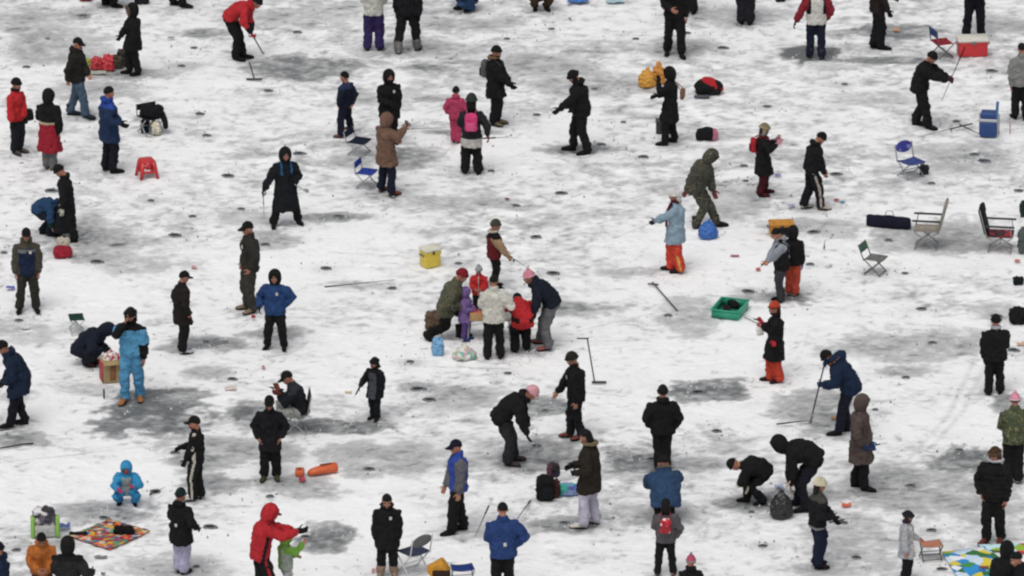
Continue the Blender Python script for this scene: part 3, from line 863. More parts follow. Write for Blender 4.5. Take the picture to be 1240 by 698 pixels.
def bottle(px, py, label, col, lie=True, L=.22, r=.035, cap='ffffff', cat='bottle', name='bottle', face=0):
    t = thing(name, label, cat, px, py, face)
    g = G(); prof = [(0, .9), (.03, 1), (.62, 1), (.75, .75), (.85, .38), (.93, .36)]
    f = (lambda z: (np.array([0, z*L-L/2, r]), XA*0, YA*0)) if lie else None
    rings = []
    for z, q in prof:
        if lie: rings.append((np.array([0, z*L-L/2, r]), XA*r*q, ZA*r*q))
        else: rings.append((np.array([0, 0, z*L]), XA*r*q, YA*r*q))
    g.loft(rings, 14); g.build('body', [plain(col, .25)], t)
    g = G()
    if lie: g.loft([(np.array([0, .92*L-L/2, r]), XA*r*.42, ZA*r*.42), (np.array([0, L-L/2, r]), XA*r*.42, ZA*r*.42)], 12)
    else: g.loft([(ZA*.92*L, XA*r*.42, YA*r*.42), (ZA*L, XA*r*.42, YA*r*.42)], 12)
    g.build('cap', [plain(cap, .4)], t); return t
def litter(px, py, label, col, size=(.12, .09, .02), name='crumpled_wrapper', cat='litter', face=0, group='litter dropped on the snow'):
    rg = random.Random(int(px*13+py)); g = G(); n = 6; V = []; F = []
    w_, d_, h_ = size
    for lay in (0, 1):
        for i in range(n+1):
            for j in range(n+1):
                V.append(((i/n-.5)*w_*(1+rg.uniform(-.1, .1)), (j/n-.5)*d_*(1+rg.uniform(-.1, .1)), .008+rg.uniform(.3, 1)*h_-lay*.003 if lay == 0 else 0))
    m = (n+1)**2
    for k in range(m): V[m+k] = (V[k][0], V[k][1], V[k][2]-.003)
    for i in range(n):
        for j in range(n):
            a = i*(n+1)+j; F.append((a, a+n+1, a+n+2, a+1)); F.append((m+a, m+a+1, m+a+n+2, m+a+n+1))
    g.add(V, F); o = g.build(name, [plain(col, .4)], loc=at(px, py), rotz=radians(face), smooth=False); return tag(o, label, cat, group)
def mat_on_ice(corners, mat, label, th=.012, name='picnic_mat', border=None):
    P = [at(*c) for c in corners]; base = sum(P)/4; base[2] = 0
    n = 14; V = []; F = []; rg = np.random.default_rng(5)
    for lay in (0, 1):
        rg = np.random.default_rng(5)
        for i in range(n+1):
            for j in range(n+1):
                u, v = i/n, j/n
                p = P[0]*(1-u)*(1-v)+P[1]*u*(1-v)+P[2]*u*v+P[3]*(1-u)*v-base
                V.append((p[0], p[1], .018+rg.uniform(0, .016)+th*(1-lay)))
    m = (n+1)**2
    for i in range(n):
        for j in range(n):
            a = i*(n+1)+j; F.append((a, a+n+1, a+n+2, a+1)); F.append((m+a, m+a+1, m+a+n+2, m+a+n+1))
    E = [i for i in range(n+1)]+[i*(n+1)+n for i in range(1, n+1)]+[n*(n+1)+j for j in range(n-1, -1, -1)]+[i*(n+1) for i in range(n-1, 0, -1)]
    for a, b_ in zip(E, E[1:]+E[:1]): F.append((a, b_, m+b_, m+a))
    cf = V[0]; o = G().add(V, F).build(name, [mat], loc=base); return tag(o, label, 'picnic mat')
# ------------------------------------------------------------------ the people (pixel positions are feet on the ice)
K = '16181c'; K2 = '1d1f24'; NAVY = '1a2338'; CAMO = ('2f3026', '45453a', '1f201b', '55503f')
P = person
# ---- top edge
P(131, 7, 0, 'dark clothed person crouching at the top edge, left of the fur hooded parka', h=1.6, lean=50, pz=.34, feet=((126,7),(137,8)), hl='kn', hr='kn', jlen='short')
P(215, 8, 0, 'walker in black trousers cut by the top edge, left of the bending red jacket', h=1.7, feet=((209,6),(221,9)), pan=K)
P(161, 91, 190, 'person in long black parka with brown fur hood beside the red bags', top=7, jac=K, jlen='thigh', hood='up', fur='6a5648', pan='14161a', feet=((157,89),(168,91)), hr=(146,47,.1), hl='dn', glove=K, puff=1.02, head=(5,10))
b_jeans = P(95, 142, 350, 'man in dark brown jacket, billed cap and faded blue jeans stepping right', top=46, jac='2a2625', jlen='hip', hat=('cap','1c1a1a'), pan='4a5f74', feet=((104,142),(84,140)), hl=(109,93,.1), hr=(84,98,.1), hood='down', boot=True, shoe='2c3440', head=(12,-20), puff=1.08)
b_red = P(290, 73, 350, 'person in bright red jacket and black cap bending to chip the ice', h=1.68, lean=68, feet=((294,71),(285,73)), jac='c41a26', jlen='short', j2='20222a', rule='cuffs', hat=('beanie','1a1d24'), hl=(306,44,.1), hr=(304,40,.25), glove='b81c28', pan='15171c', grip=True, head=(-12,0), hood='down')
P(20, 185, 330, 'person in bright red jacket, black scarf and trousers at far left, bag in hand', top=96, jac='cf1620', scarf='1b1d23', jlen='hip', hat=('beanie','17181c'), pan='20242a', feet='close', hl=(33,146,.1), hr='dn', glove=K, head=(10,0), shoe='55504a')
P(60, 205, 75, 'woman with black hood, long crimson padded skirt and tan boots, seen from behind', top=109, jac='17191e', j2='a3122a', j3='b9a58c', rule='lower belt', jlen='long', hood='up', fur='3a3326', pan='6d6f70', shoe='8a745a', boot=True, feet='close', hl='fr', hr=(73,160,.05), puff=.98)
P(130, 210, 30, 'man in navy blue coat with bright blue collar between crimson skirt and coat covered chair', top=107, jac='22375a', j3='1d45a0', rule='yoke2' , jlen='thigh', pan='191c26', hood='down', hoodcol='1d45a0', feet=((127,206),(137,210)), hl=(148,149,.1), hr=(147,151,.3), glove='1a1c22', head=(12,0))
P(81, 290, 180, 'tall man in long black coat, head bowed left above the blue bending child', top=199, jac='1c1d20', jlen='coat', hat=('beanie','131417'), feet=((72,284),(91,293)), hl=(77,256,.2), hr=(78,252,.1), glove='b8b5aa', hood='down', lean=6, head=(38,0), puff=.95, boot=True)
P(53, 285, 355, 'child in blue jacket and red woollen hat bent double beside the long black coat', h=1.3, lean=82, pz=.66, feet=((50,284),(60,285)), jac='24486f', j2='1f4038', rule='cuffs', jlen='short', hat=('pom','b3162a'), pan='1b2430', hl=(68,277,.1), hr=(64,275,.2), hair=None, head=(5,0), kid=1.15, hood='down')
P(34, 377, 275, 'man in navy fronted jacket with olive sleeves and black cap at left edge', top=276, jac='1d2a47', j2='4e4a40', j3='6e7074', rule='arms yoke band', jlen='hip', hat=('cap','121317'), pan='34332f', feet=((24,377),(44,376)), hl='dn', hr='dn', hood='down', puff=1.05, head=(2,0), badge=True)
P(304, 378, 200, 'man in olive brown jacket and peaked cap facing left, hands in pockets', top=269, jac='35322e', jlen='hip', hat=('cap','17161a'), pan='403e38', feet=((300,374),(307,379)), hl='pk', hr='pk', shoe='8d7a64', badge=True, head=(12,0))
P(220, 427, 25, 'man in plain black brown jacket with billed cap facing right, standing alone', top=328, jac='272120', jlen='thigh', hat=('cap','161315'), pan='15161b', feet='close', hl='pk', hr='pk', shoe='c9ccd2', puff=.95, lean=4, head=(14,0))
b = P(335, 421, 262, 'person in royal blue hooded jacket and black trousers with one arm akimbo', top=327, jac='24477c', jlen='hip', hood='up', hoodcol='17191d', pan='15171c', feet=((324,421),(344,422)), hr=(315,371,.05), hl='hip', glove='14151a', badge=True, puff=1.06)
b_sky = P(161, 485, 262, 'man in sky blue ski suit with black shoulders raising a hand to his mouth', top=371, jac='4f9fcb', j2='16181d', j3='9cc4da', rule='yoke forearm hem2', jlen='short', pan='4a97c6', hat=('trap','191a1d','1f2022'), feet=((151,487),(170,483)), hr=(153,392,.2), hl='dn', elbow=(1,(.7,-.1,-1)), shoe='a9713f', glove=None, puff=1.06, scarf='17181c', boot=True, boot_label=None)
P(110, 441, 350, 'person in dark navy jacket squatting beside the cardboard box, back rounded', h=1.62, lean=56, pz=.33, feet=((112,442),(104,442)), jac='1c2333', jlen='hip', hood='up', pan='1a202c', hl=(127,420,.1), hr=(125,424,.3), shoe='54292a', glove='101114', puff=1.08, head=(22,0))
P(20, 517, 185, 'person in dark navy padded coat leaning left, cut by the left edge', top=430, h=1.66, lean=30, jac='1b2a40', jlen='thigh', pan='151b26', feet=((13,516),(31,515)), hood='down', hat=('beanie','10121a'), hl='fr', hr='fr', puff=1.1, glove=K)
P(326, 581, 268, 'man in black jacket, cap and olive snow boots left of the orange floats', top=480, jac='1a1c21', jlen='thigh', hat=('cap','131417'), pan='14161b', feet=((320,580),(335,579)), hl='pk', hr='pk', shoe='4b4630', boot=True, head=(10,0), puff=.94)
b_seat = P(364, 521, 185, 'person in black jacket and cap seated on a folding chair, facing left', h=1.62, lean=20, pz=.44, py=.0, feet=((342,521),(344,526)), jac='1e2026', jlen='short', hat=('cap','131417'), pan='9a9c98', hl=(339,475,.15), hr=(341,477,.3), glove='7a3a34', j2='33363c', rule='yoke', head=(16,0), boot=True)
P(238, 604, 170, 'lean man in black tracksuit with white side stripes and red face covering, facing left', top=503, jac='18191c', j2='cfc9bb', rule='seam', jlen='hip', pan='15161a', p2='c8c2b4', prule='stripe', feet=((234,606),(244,604)), hl=(222,566,.1), hr='fr', glove='17181a', shoe='d5d0c4', mask='a4262a', hat=('cap','15161a'), puff=.9, quilt=0)
P(154, 611, 268, 'toddler in cyan ski suit with red scarf and pink gloves squatting on the snow', h=1.2, lean=18, pz=.34, feet=((146,609),(163,610)), jac='1f9fd8', j2='a8b0ae', rule='front', jlen='short', pan='2199d2', hood='up', mask='b31b33', scarf='b31b33', hl=(163,588,.25), hr=(144,592,.25), glove='d8356e', kid=1.15, puff=1.0, knee=((-.35,1,.5),(.35,1,.5)))
P(219, 694, 60, 'person with black jacket, grey hood and pale lilac trousers standing right of the patchwork mat', top=592, jac='17191d', jlen='thigh', hat=('beanie','1d2a2c'), hood='down', scarf='8e8c94', pan='b8b4d2', hr=(240,638,.1), hl='fr', glove='17191c', feet='close', badge='back', pw=1.08)
P(316, 732, 20, 'adult in hooded scarlet jacket reaching out an arm above the child in lime green', top=609, h=1.72, lean=14, jac='bd1424', j2='221a20', rule='seam', jlen='hip', hood='up', pan='16181d', p2='b01a2a', prule='stripe', hr=(362,643,.2), hl=(356,641,.0), glove='17181b', hat=('cap','16171a'), feet=((310,732),(326,730)), head=(15,0))
P(346, 724, 20, 'small child in lime green jacket with an arm held out to the right', top=640, h=1.12, jac='86c544', j2='a9b0a6', rule='side', jlen='hip', pan='bfc2bf', hat=None, hood='up', hr=(367,658,.1), hl='fr', feet='close', kid=1.2)
P(52, 740, 275, 'person in orange jacket with black hair bowing the head over a snack at bottom left', top=645, h=1.42, lean=12, jac='c9701c', j2='8a5a34', rule='zip', jlen='hip', pan='5e3d31', hl='fr', hr='fr', hair='15110f', head=(34,0), hood='down')
P(84, 766, 80, 'person in charcoal jacket with black hood, right arm held out at bottom left', top=652, h=1.62, jac='2b2b2c', j2='17191b', rule='yoke', jlen='hip', hood='up', hoodcol='15171a', hr=(113,692,.0), hl='fr', glove='232324', pan='1b1c20', puff=1.1)
P(2, 764, 200, 'person in dark navy coat cut off by the bottom left corner', top=660, h=1.5, jac='1a2942', jlen='hip', hat=('beanie','141a26'), pan='191c24', hood='down')
# ---- top middle
P(453, 62, 85, 'person in white padded jacket and purple trousers, head above the top edge', h=1.64, jac='d2d0c6', jlen='hip', pan='37285c', feet=((445,61),(460,61)), hl='fr', hr='fr', glove='17181c', hood='down', pw=1.12)
P(494, 63, 80, 'person in black jacket with grey gaiters and red straps, head above the top edge', h=1.74, jac='171a22', jlen='hip', pan='15161a', p2='6e6a6a', prule='cuff', feet=((482,65),(505,61)), hl='dn', hr=(508,18,.1), glove='16171a', shoe='8c8988', boot=True, hood='down')
P(570, 12, 200, 'person in dark clothes sitting on the ice at the top edge with blue trousers', h=1.55, lean=35, pz=.3, feet=((561,11),(572,13)), jac='1d1f22', pan='2c4a70', hl='kn', hr='kn', jlen='short')
P(655, 12, 280, 'person in brown clothes crouching at the top edge, only the lower part in view', h=1.55, lean=35, pz=.32, feet=((648,11),(661,11)), jac='3a352c', pan='4a3a26', hl='kn', hr='kn', jlen='short')
P(418, 164, 150, 'boy in navy jacket looking left, standing behind the small navy folding chair', top=89, jac='1c2438', jlen='hip', hat=None, pan='182033', feet=((413,167),(425,158)), hl='pk', hr='bk', shoe='8e5e58', j2='2b3a5c', rule='yoke', quilt=1)
P(471, 173, 290, 'hooded person all in black with white badge, behind the brown hooded coat', top=86, jac='121418', jlen='thigh', hood='up', pan='121419', feet='close', hl='dn', hr='fr', glove=K, badge=True, mask='221a1c', puff=1.02)
b_tan = P(468, 236, 40, 'person in mid brown hooded coat holding up a phone, near the blue folding chair', top=139, jac='7a5c4c', jlen='thigh', hood='up', pan='1b2234', feet=((474,237),(461,232)), hr=(490,157,.15), hl='fr', shoe='8a4a34', puff=1.05, glove=None)
b_pole = P(337, 273, 285, 'figure in long black coat with blue shoulder straps, striding with stick and scoop', top=180, jac='1b1f24', j2='1d5a8c', rule='strap', jlen='long', hood='up', pan='14161a', feet=((361,270),(331,274)), hl=(358,221,.1), hr=(319,233,.15), glove='16181c', boot=True, shoe='24211f', puff=1.05, grip=True, twist=0, scarf='1c2b38')
b_bp = P(599, 151, 345, 'person in black coat with brown fur collar and grey backpack stretching out a hand', top=56, jac='15171c', jlen='thigh', hat=('beanie','13151a'), scarf='16171b', fur='7d6446', pan='16181f', feet='close', hl=(619,104,.1), hr=(617,103,.2), glove='15161a', boot=True, shoe='6f6250', puff=1.05)
backpack(b_bp, '5e6062', '3f4145', 'grey backpack worn by the person with the brown fur collar', .9)
P(552, 173, 80, 'small child dressed all in raspberry pink with black woollen hat, seen from behind', top=107, jac='c43a66', jlen='hip', pan='c23564', hat=('beanie','17181d'), feet='close', hl='pk', hr='pk', glove='b93a5e', shoe='b03058', kid=1.12, hood='down')
b_pink = P(571, 210, 88, 'girl with dark green hood hat and neon pink backpack, back to the viewer', top=117, jac='2a2c30', j2='c9c4be', rule='hem', jlen='thigh', hat=('big','323b36'), hair=('1c1a18',), pan='15161b', feet=((563,210),(579,211)), hr=(591,164,.1), hl='fr', glove='7d1c2c', kid=1.15, puff=.92, pw=1.1, boot=True)
backpack(b_pink, 'f0307c', 'f54e90', 'neon pink backpack on the back of the girl in the dark green hat', .98)
b_blk = P(699, 186, 185, 'tall man in black hooded jacket leaning left with a hand reaching over the wet ice', top=85, lean=10, jac='14161b', jlen='hip', hood='down', hat=('trap','131419'), fur='1a1b20', pan='13151a', feet=((694,182),(712,187)), hl=(674,136,.1), hr=(690,140,.3), glove='15161b', puff=1.12, head=(24,0), boot=True)
P(817, 67, 275, 'person in wide black trousers at the top edge, above the yellow bags', h=1.74, jac='131519', pan='121418', feet=((808,65),(825,69)), hl='dn', hr='fr', jlen='hip')
P(833, 18, 95, 'person in dark trousers half hidden behind the black flared trousers at the top edge', h=1.7, jac='16181d', pan='15171c', feet=((828,16),(840,17)))
P(903, 30, 90, 'person in dark plum grey trousers standing at the top edge, upper body out of view', h=1.7, jac='1c1a20', pan='232129', feet=((898,29),(908,30)), pw=1.15)
b_bag = P(812, 174, 170, 'person in long black hooded coat with a tan shoulder bag beside the yellow bags', top=82, jac='121419', jlen='knee', hood='up', pan='121419', feet=((806,176),(817,172)), hl=(797,102,.1), hr='fr', glove='111317', shoe='2e1f20', puff=.93)
b_whb = P(988, 72, 92, 'person with white back panel and red sleeves standing on the dark oval of ice', h=1.6, jac='1d1c22', j2='d9d6cf', j3='8c1c2c', rule='arms2 back lower', jlen='hip', hat=('beanie','16171b'), pan='1d2336', feet=((981,70),(995,72)), hl=(963,27,.05), hr='pk', glove='17181c', boot=True, shoe='3a3c42', puff=1.08)
P(1062, 60, 5, 'person in brown black jacket facing right at the top edge, slim dark trousers', h=1.7, jac='2c2422', pan='191a20', feet=((1057,58),(1066,60)), hl='fr', hr=(1075,16,.1), glove='16171b', jlen='hip')
P(1179, 45, 270, 'person in black standing behind the red cool box with hands clasped, head above the edge', h=1.72, jac='1a181b', pan='181b24', hl='fr', hr='fr', jlen='short', feet=((1170,45),(1188,45)))
b_au = P(1117, 153, 340, 'man in black padded jacket and boots gripping a long diagonal rod, upper right', top=57, lean=20, jac='14171d', jlen='hip', hat=('beanie','101216'), pan='15181e', feet=((1124,155),(1107,152)), hl=(1147,96,.1), hr=(1144,97,.3), glove='4a2230', boot=True, shoe='1d2023', puff=1.12, pw=1.1, grip=True, head=(20,0))
P(1234, 145, 100, 'person in light grey jacket and black trousers cut by the right edge', top=53, jac='8d8e8c', jlen='hip', hat=None, pan='15171d', feet=((1229,144),(1242,146)), hl=(1223,104,.05), hr='dn', puff=1.05)
b_rp = P(923, 236, 5, 'woman in long black coat with curly tan hat and dark red boots', top=150, jac='1d1d1f', jlen='knee', hat=('trap','8d7f63','a39474'), hair=('2b221b',), pan='4f1824', feet=((926,234),(920,238)), hl=(937,171,.1), hr=(939,176,.2), glove='c98a98', boot=True, shoe='54141f', kid=1.03, puff=.98, scarf='7e8085')
backpack(b_rp, 'b8162c', '8f1224', 'crimson backpack worn by the woman with the curly tan hat', .85)
P(985, 252, 10, 'man in black leather look jacket and black track trousers with white stripes, head bowed right', top=157, lean=12, jac='1b1d20', jlen='short', j2='c3bfb6', rule='hem', hood='down', hat=('beanie','141417'), pan='171a22', p2='b9a9a0', prule='stripe', feet=((993,253),(973,253)), hl='lo', hr='lo', shoe='bdb6ab', head=(34,0), puff=1.08, pw=1.08)
b_cam = P(852, 275, 350, 'man in dark camouflage hooded suit walking right past the blue plastic bag', top=182, h=1.68, lean=26, jac=CAMO, jlen='hip', hood='up', pan=CAMO, feet=((867,274),(842,277)), py=-.16, hl=(866,240,.0), hr=(831,232,.1), glove='7a3f3c', boot=True, shoe='1e1e1c', puff=1.22, head=(22,0), elbow=(1,(-1,-.4,0)))
b_lb = P(819, 328, 180, 'girl in light blue coat, white hat, dark red scarf and orange red ski trousers', top=229, jac='8fa9bb', jlen='thigh', hat=('big','dedddb'), hair=('d8d6d2',), scarf=('5a1a2a',.30), pan='dd3a1e', p2='e0a848', prule='stripe', feet=((813,328),(824,329)), hl=(792,269,.0), hr='dn', glove='22242a', shoe='2a2224', pw=1.2, kid=1.05)
b_vest = P(598, 348, 10, 'person with tan sleeves, dark red vest and grey green beanie fishing with a rod', top=268, jac='6e1a22', j2='a98b66', j3='1b1c20', rule='arms yoke2', jlen='hip', hat=('beanie','4c4a40'), pan='15161b', feet='close', hl=(620,318,.1), hr=(618,315,.25), glove='b08a68', grip=True, fur='c9bfae', head=(12,0))
# ---- the group around the small table
P(543, 410, 350, 'man in olive camouflage jacket and red beanie sitting with legs apart at the picnic group', h=1.7, lean=24, pz=.62, py=-.02, feet=((556,408),(516,412)), jac=('4a4a38','3a3c2c','5c5a46','2c2d24'), jlen='hip', hat=('beanie','8c1626'), pan='17181e', hl=(562,372,.05), hr=(556,372,.2), shoe='15161a', boot=True, knee=((.2,1,.6),(-.6,.5,-.2)), puff=1.12, footpitch=(0,-30))
P(563, 411, 340, 'small child in lilac snowsuit with raised hood at the picnic group', top=349, jac='8a6cae', jlen='thigh', hood='up', pan='6a4f96', feet='close', hl='fr', hr='fr', mask='2a2030', shoe='3b4a9a', boot=True, kid=1.2, glove='c0508a', puff=1.05)
P(580, 384, 265, 'child in red jacket with grey and white beanie behind the white jacket', top=322, jac='cf1f26', j2='e8d9cc', rule='zip', jlen='hip', hat=('pom','aeb0b4','8f9296'), pan='17181c', hl='fr', hr='fr', head=(20,0), kid=1.15)
P(598, 434, 88, 'person in cream white jacket with back to the viewer at the picnic group', top=333, jac='d8d6ca', jlen='hip', pan='15161b', hat=None, hair='15130f', feet=((590,435),(606,434)), hl='fr', hr=(612,365,-.1), shoe='3a1f22', puff=1.08, head=(20,0))
P(632, 427, 100, 'person in red and black jacket bent forward over the picnic table, face hidden', h=1.46, lean=78, pz=.78, feet=((624,427),(638,424)), jac='c61420', j2='241a1e', rule='seam', jlen='hip', pan='15161b', hat=None, hair='16120f', hl='fwdlo', hr='fwdlo', puff=1.12, hood='down', pw=1.12)
P(661, 423, 180, 'person in dark navy jacket, grey trousers and pink pom-pom hat stooping left over the table', h=1.62, lean=50, feet=((664,424),(655,416)), jac='1d2230', jlen='short', hat=('pom','e08a9c','eaa4b2'), pan='6a6b6e', hl=(644,384,.2), hr=(647,386,.0), glove='1a1b20', shoe='a8605a', puff=1.1, pw=1.12, head=(-22,0), hood='down')
# ---- middle
b_kid = P(455, 507, 240, 'child in grey fronted jacket with black hat reaching left, standing alone in mid picture', top=433, jac='4c4f57', j2='1b1d22', j3='d8d2be', rule='yoke side arms', jlen='thigh', hat=('trap','16171b','1d1e22'), pan='1e2026', feet='close', hr=(437,467,.1), hl='dn', glove='16171a', boot=True, shoe='1b1c20', kid=1.12, fur='1e1f22', puff=.98)
b_pk2 = P(617, 563, 0, 'person in black jacket with pale pink beanie doubled over a hole in the centre', h=1.66, lean=58, feet=((622,558),(615,564)), jac='16181c', jlen='hip', hat=('big','e2a0aa'), pan='2c2d30', hl=(641,527,.0), hr=(637,524,.2), glove='1b1b1e', shoe='4a3f3c', hood='down', pw=1.15, puff=1.1, head=(0,0))
b_ol = P(697, 529, 190, 'man in black jacket with dark olive cap facing left by the leaning auger', top=424, jac='15171b', jlen='hip', hat=('big','2c2a24'), pan='171a22', feet=((691,529),(704,532)), hr=(671,481,.0), hl='dn', shoe='7a4238', badge=True, head=(16,0), puff=1.08, lean=4)
P(802, 569, 92, 'broad person all in black seen from behind, above the fur hooded blue jacket', top=468, jac='161618', jlen='hip', hood='down', hat=('beanie','131316'), pan='121316', feet='close', hl='pk', hr='pk', glove='131316', puff=1.16)
b_pk = P(722, 638, 165, 'person in dark olive parka with fur collar and white patterned snow trousers facing left', top=519, jac='2d2821', jlen='thigh', fur='7b6c52', pan='c4bfd2', hair=('14110f',), feet=((707,640),(722,634)), hl=(698,572,.05), hr='fr', glove='1b1a1c', boot=True, shoe='d9d4c8', puff=1.05, pw=1.08, head=(20,0), lean=4)
P(802, 628, 95, 'person in blue jacket with brown fur collar crouching with back to the viewer', h=1.66, lean=46, pz=.48, feet=((798,633),(812,633)), knee=((0,1,.2),(0,1,.2)), jac='2d4a6e', jlen='hip', hat=('beanie','16171a'), fur='7a6246', pan='171a22', hl=(-.20,.45,.45,0), hr=(.20,.45,.45,0), puff=1.32, hood='down')
b_gr = P(806, 697, 88, 'woman in grey jacket with red printed backpack and black leggings, back to the viewer', top=604, jac='5f5a60', jlen='hip', hair=('15120f',), pan='17181d', feet=((796,697),(815,697)), hl='fr', hr='pk', puff=1.0, pw=.9, head=(16,0), shoe='8a6a60')
backpack(b_gr, patchwork(['a8182a','c22a38','8c1020','d8c8c4','b01c30'], 16, 'red bag'), 'b42a38', 'red backpack with pale print worn by the woman in the grey jacket', .82)
P(836, 760, 88, 'child in black jacket with pink and grey striped beanie at the bottom edge', top=672, h=1.2, jac='17181b', jlen='hip', hat=('pom','c0466a','9b8f96'), pan='17181c', hair=None, hood='down', kid=1.15)
b_vb = P(556, 645, 195, 'man in bright blue vest with grey sleeves and navy peaked cap facing left', top=531, jac='2a4aa6', j2='66666c', rule='arms', jlen='hip', hat=('cap','141a2c'), pan='121419', feet=((548,647),(562,641)), hr=(537,595,.0), hl='dn', shoe='17181b', puff=1.04, pw=1.1, boot=True, head=(14,0))
P(468, 697, 272, 'person in black jacket with dark trousers tucked into tan boots at the bottom', top=596, jac='15171b', jlen='thigh', hood='down', fur='3a322c', hair='14110f', pan='17181d', p2='a08672', prule='cuff', boot=True, shoe='a48a74', feet=((461,697),(477,697)), hl='dn', hr='dn', badge=True, glove='1a1a1d', puff=1.03, head=(28,0))
P(609, 726, 95, 'man in medium blue jacket with a pale label on its back hem', top=616, jac='25437c', jlen='hip', hair='16110e', pan='15161b', hl='fr', hr='hip', badge='back', puff=1.12, head=(20,0), h=1.66)
P(910, 607, 180, 'child in black with cream gloves doubled over a fishing hole left of the black sack', h=1.42, lean=85, pz=.70, feet=((905,608),(925,611)), jac='16191b', jlen='short', hat=('beanie','141617'), pan='1b1d20', hl=(896,585,.1), hr=(905,588,.2), glove='d3cbb6', puff=1.2, hair=None, kid=1.08)
b_sk = P(970, 617, 178, 'hooded man in black bending left to pick up the black sack', h=1.78, lean=80, pz=.88, feet=((967,612),(976,620)), jac='17191b', jlen='short', hood='up', pan='181c26', hl=(957,591,.1), hr=(955,586,.2), glove='c9b0a0', puff=1.15, head=(-30,0))
b_cr = P(989, 687, 20, 'person in dark mottled jacket, cream beanie and navy jeans facing right', top=578, jac='1c1d20', j2='4c4a44', j3='8f9094', rule='yoke hem2', jlen='hip', hat=('big','d5cbae'), hair=('28211c',), pan='1b2238', feet='close', hl=(1008,627,.0), hr=(1006,626,.2), glove='191a1d', shoe='2f2020', pw=1.15)
b_br = P(1039, 594, 350, 'person in long grey brown coat with raised hood and a blue glove facing right', top=479, jac='5a4d49', jlen='knee', hood='up', pan='141519', feet=((1046,594),(1034,589)), hl=(1057,546,.05), hr='pk', glove='21406e', puff=1.0, head=(14,0))
b_nv = P(1022, 526, 175, 'man in navy jacket bending left and driving a long chisel into the ice', h=1.66, lean=40, feet=((1016,527),(1026,522)), jac='1a2c48', jlen='hip', hat=('beanie','17181c'), fur='a86a30', pan='161d2c', hr=(1003,437,.0), hl=(995,466,.15), glove='1b3352', puff=1.15, grip=True, head=(20,0), hood='down')
P(1203, 477, 92, 'man in black padded suit with pale grey collar, back to the viewer at right', top=382, jac='15181c', jlen='hip', hat=('beanie','131519'), scarf='a9b1bb', pan='14161c', feet=((1197,478),(1211,477)), hl='dn', hr='fr', glove='14161a', puff=1.14, boot=True, shoe='1d1416')
P(1204, 656, 245, 'man in black down jacket and brown fur cap behind the bright map mat', top=539, jac='13151a', jlen='hip', hat=('trap','4a3626','5c4632'), fur='d9d6de', pan='12141a', feet=((1194,657),(1212,655)), hl='dn', hr='pk', shoe='6c3226', puff=1.1, quilt=1, boot=True)
P(1226, 584, 95, 'person in green camouflage jacket and pink pom-pom hat at the right edge', top=476, jac=('3c4430','4d5638','262b20','6a6a48'), jlen='hip', hat=('pom','e490a6','f0c4d0'), pan='14161b', feet=((1221,583),(1233,585)), hl='fr', hr='fr', puff=1.1, pw=1.1, shoe='b9b2a8')
P(1096, 704, 345, 'child in pale grey jacket with purple scarf and dark hat near the orange stool', top=618, jac='b4b6bc', j2='d9d2c6', rule='front', jlen='thigh', hat=('trap','22262c','2c3036'), scarf='3c2444', pan='191b22', feet='close', hl='fr', hr='dn', kid=1.08, puff=.95)
P(1214, 752, 80, 'dark coated person sitting on the bright map mat, back to the viewer', h=1.62, lean=14, pz=.22, feet=((1208,725),(1226,726)), jac='191a1d', jlen='short', hood='up', pan='1a1b1f', hl='kn', hr='kn', puff=1.1)
P(1244, 735, 190, 'person in black jacket at the bottom right corner beyond the bright map mat', h=1.5, lean=20, pz=.30, feet=((1236,732),(1246,734)), jac='1b1c20', jlen='short', hl='kn', hr='kn')
b_or = P(939, 462, 190, 'person in long black coat with orange hat, orange trousers and red mittens facing left', top=366, jac='16171a', jlen='knee', hat=('beanie','c4411f','7a2a18'), hair=('2a1a14',), pan='cc3a1a', feet=((933,461),(944,463)), hl=(924,393,.0), hr=(936,413,.2), glove='b31a2c', shoe='3a1614', puff=.95, pw=1.15, scarf='17181a', head=(8,0))
b_gy = P(946, 365, 190, 'youth in pale grey and black jacket with hood down, fishing to the left', top=276, jac='9aa0aa', j2='17191c', rule='side lower', jlen='hip', hood='down', hair='1a1512', pan='3c3d42', feet='close', hl=(921,323,.0), hr=(926,322,.2), head=(28,0), lean=6, puff=1.05)
P(959, 358, 75, 'child in black jacket and orange red trousers half hidden behind the grey and black jacket', top=293, h=1.3, jac='15171c', jlen='hip', hood='up', pan='c4462a', feet='close', hl='fr', hr='dn', glove='4a6ab0', kid=1.05, shoe='d0c8ba', pw=1.1)

# ------------------------------------------------------------------ what they hold and what stands on the ice
flush()
W3 = lambda px, py, z=.02: at(px, py, z)
chisel(b_red.hl, W3(319, 66), 'thin chisel in the hands of the bending red jacket')
rake(W3(304, 96)+ZA*.36-XA*.03, W3(308, 96), .32, 'small black T shaped scraper standing on the ice in front of the red jacket')
rod(b_pole.hr, W3(320, 264, .1), 'thin stick held down by the figure with blue shoulder straps', rl=False, rad=.009, name='walking_stick', cat='stick')
scoop(b_pole.hl, b_pole.hl+np.array([.22, -.05, -.13]), 'metal ice scoop in the outstretched hand of the figure with blue shoulder straps', .06)
rod(b_pink.hr, b_pink.hr+np.array([.42, 0, .02]), 'short pale rod held sideways by the girl with the neon pink backpack', col=plain('8f9192', .4), rl=False, rad=.010)
rod(b_vest.hl, W3(650, 332, .25), 'short jigging rod of the person with tan sleeves', rad=.007)
rod(b_lb.hl, W3(752, 285, .3), 'long thin grey rod held by the girl in orange red ski trousers', col=plain('6d7072', .5), rl=False, rad=.004)
rod(b_gy.hl, b_gy.hl+np.array([-.12, -.02, -.10]), 'tiny red ended handline rod held by the youth in the grey and black jacket', col=plain('b4502c', .5), rl=False, butt=.1)
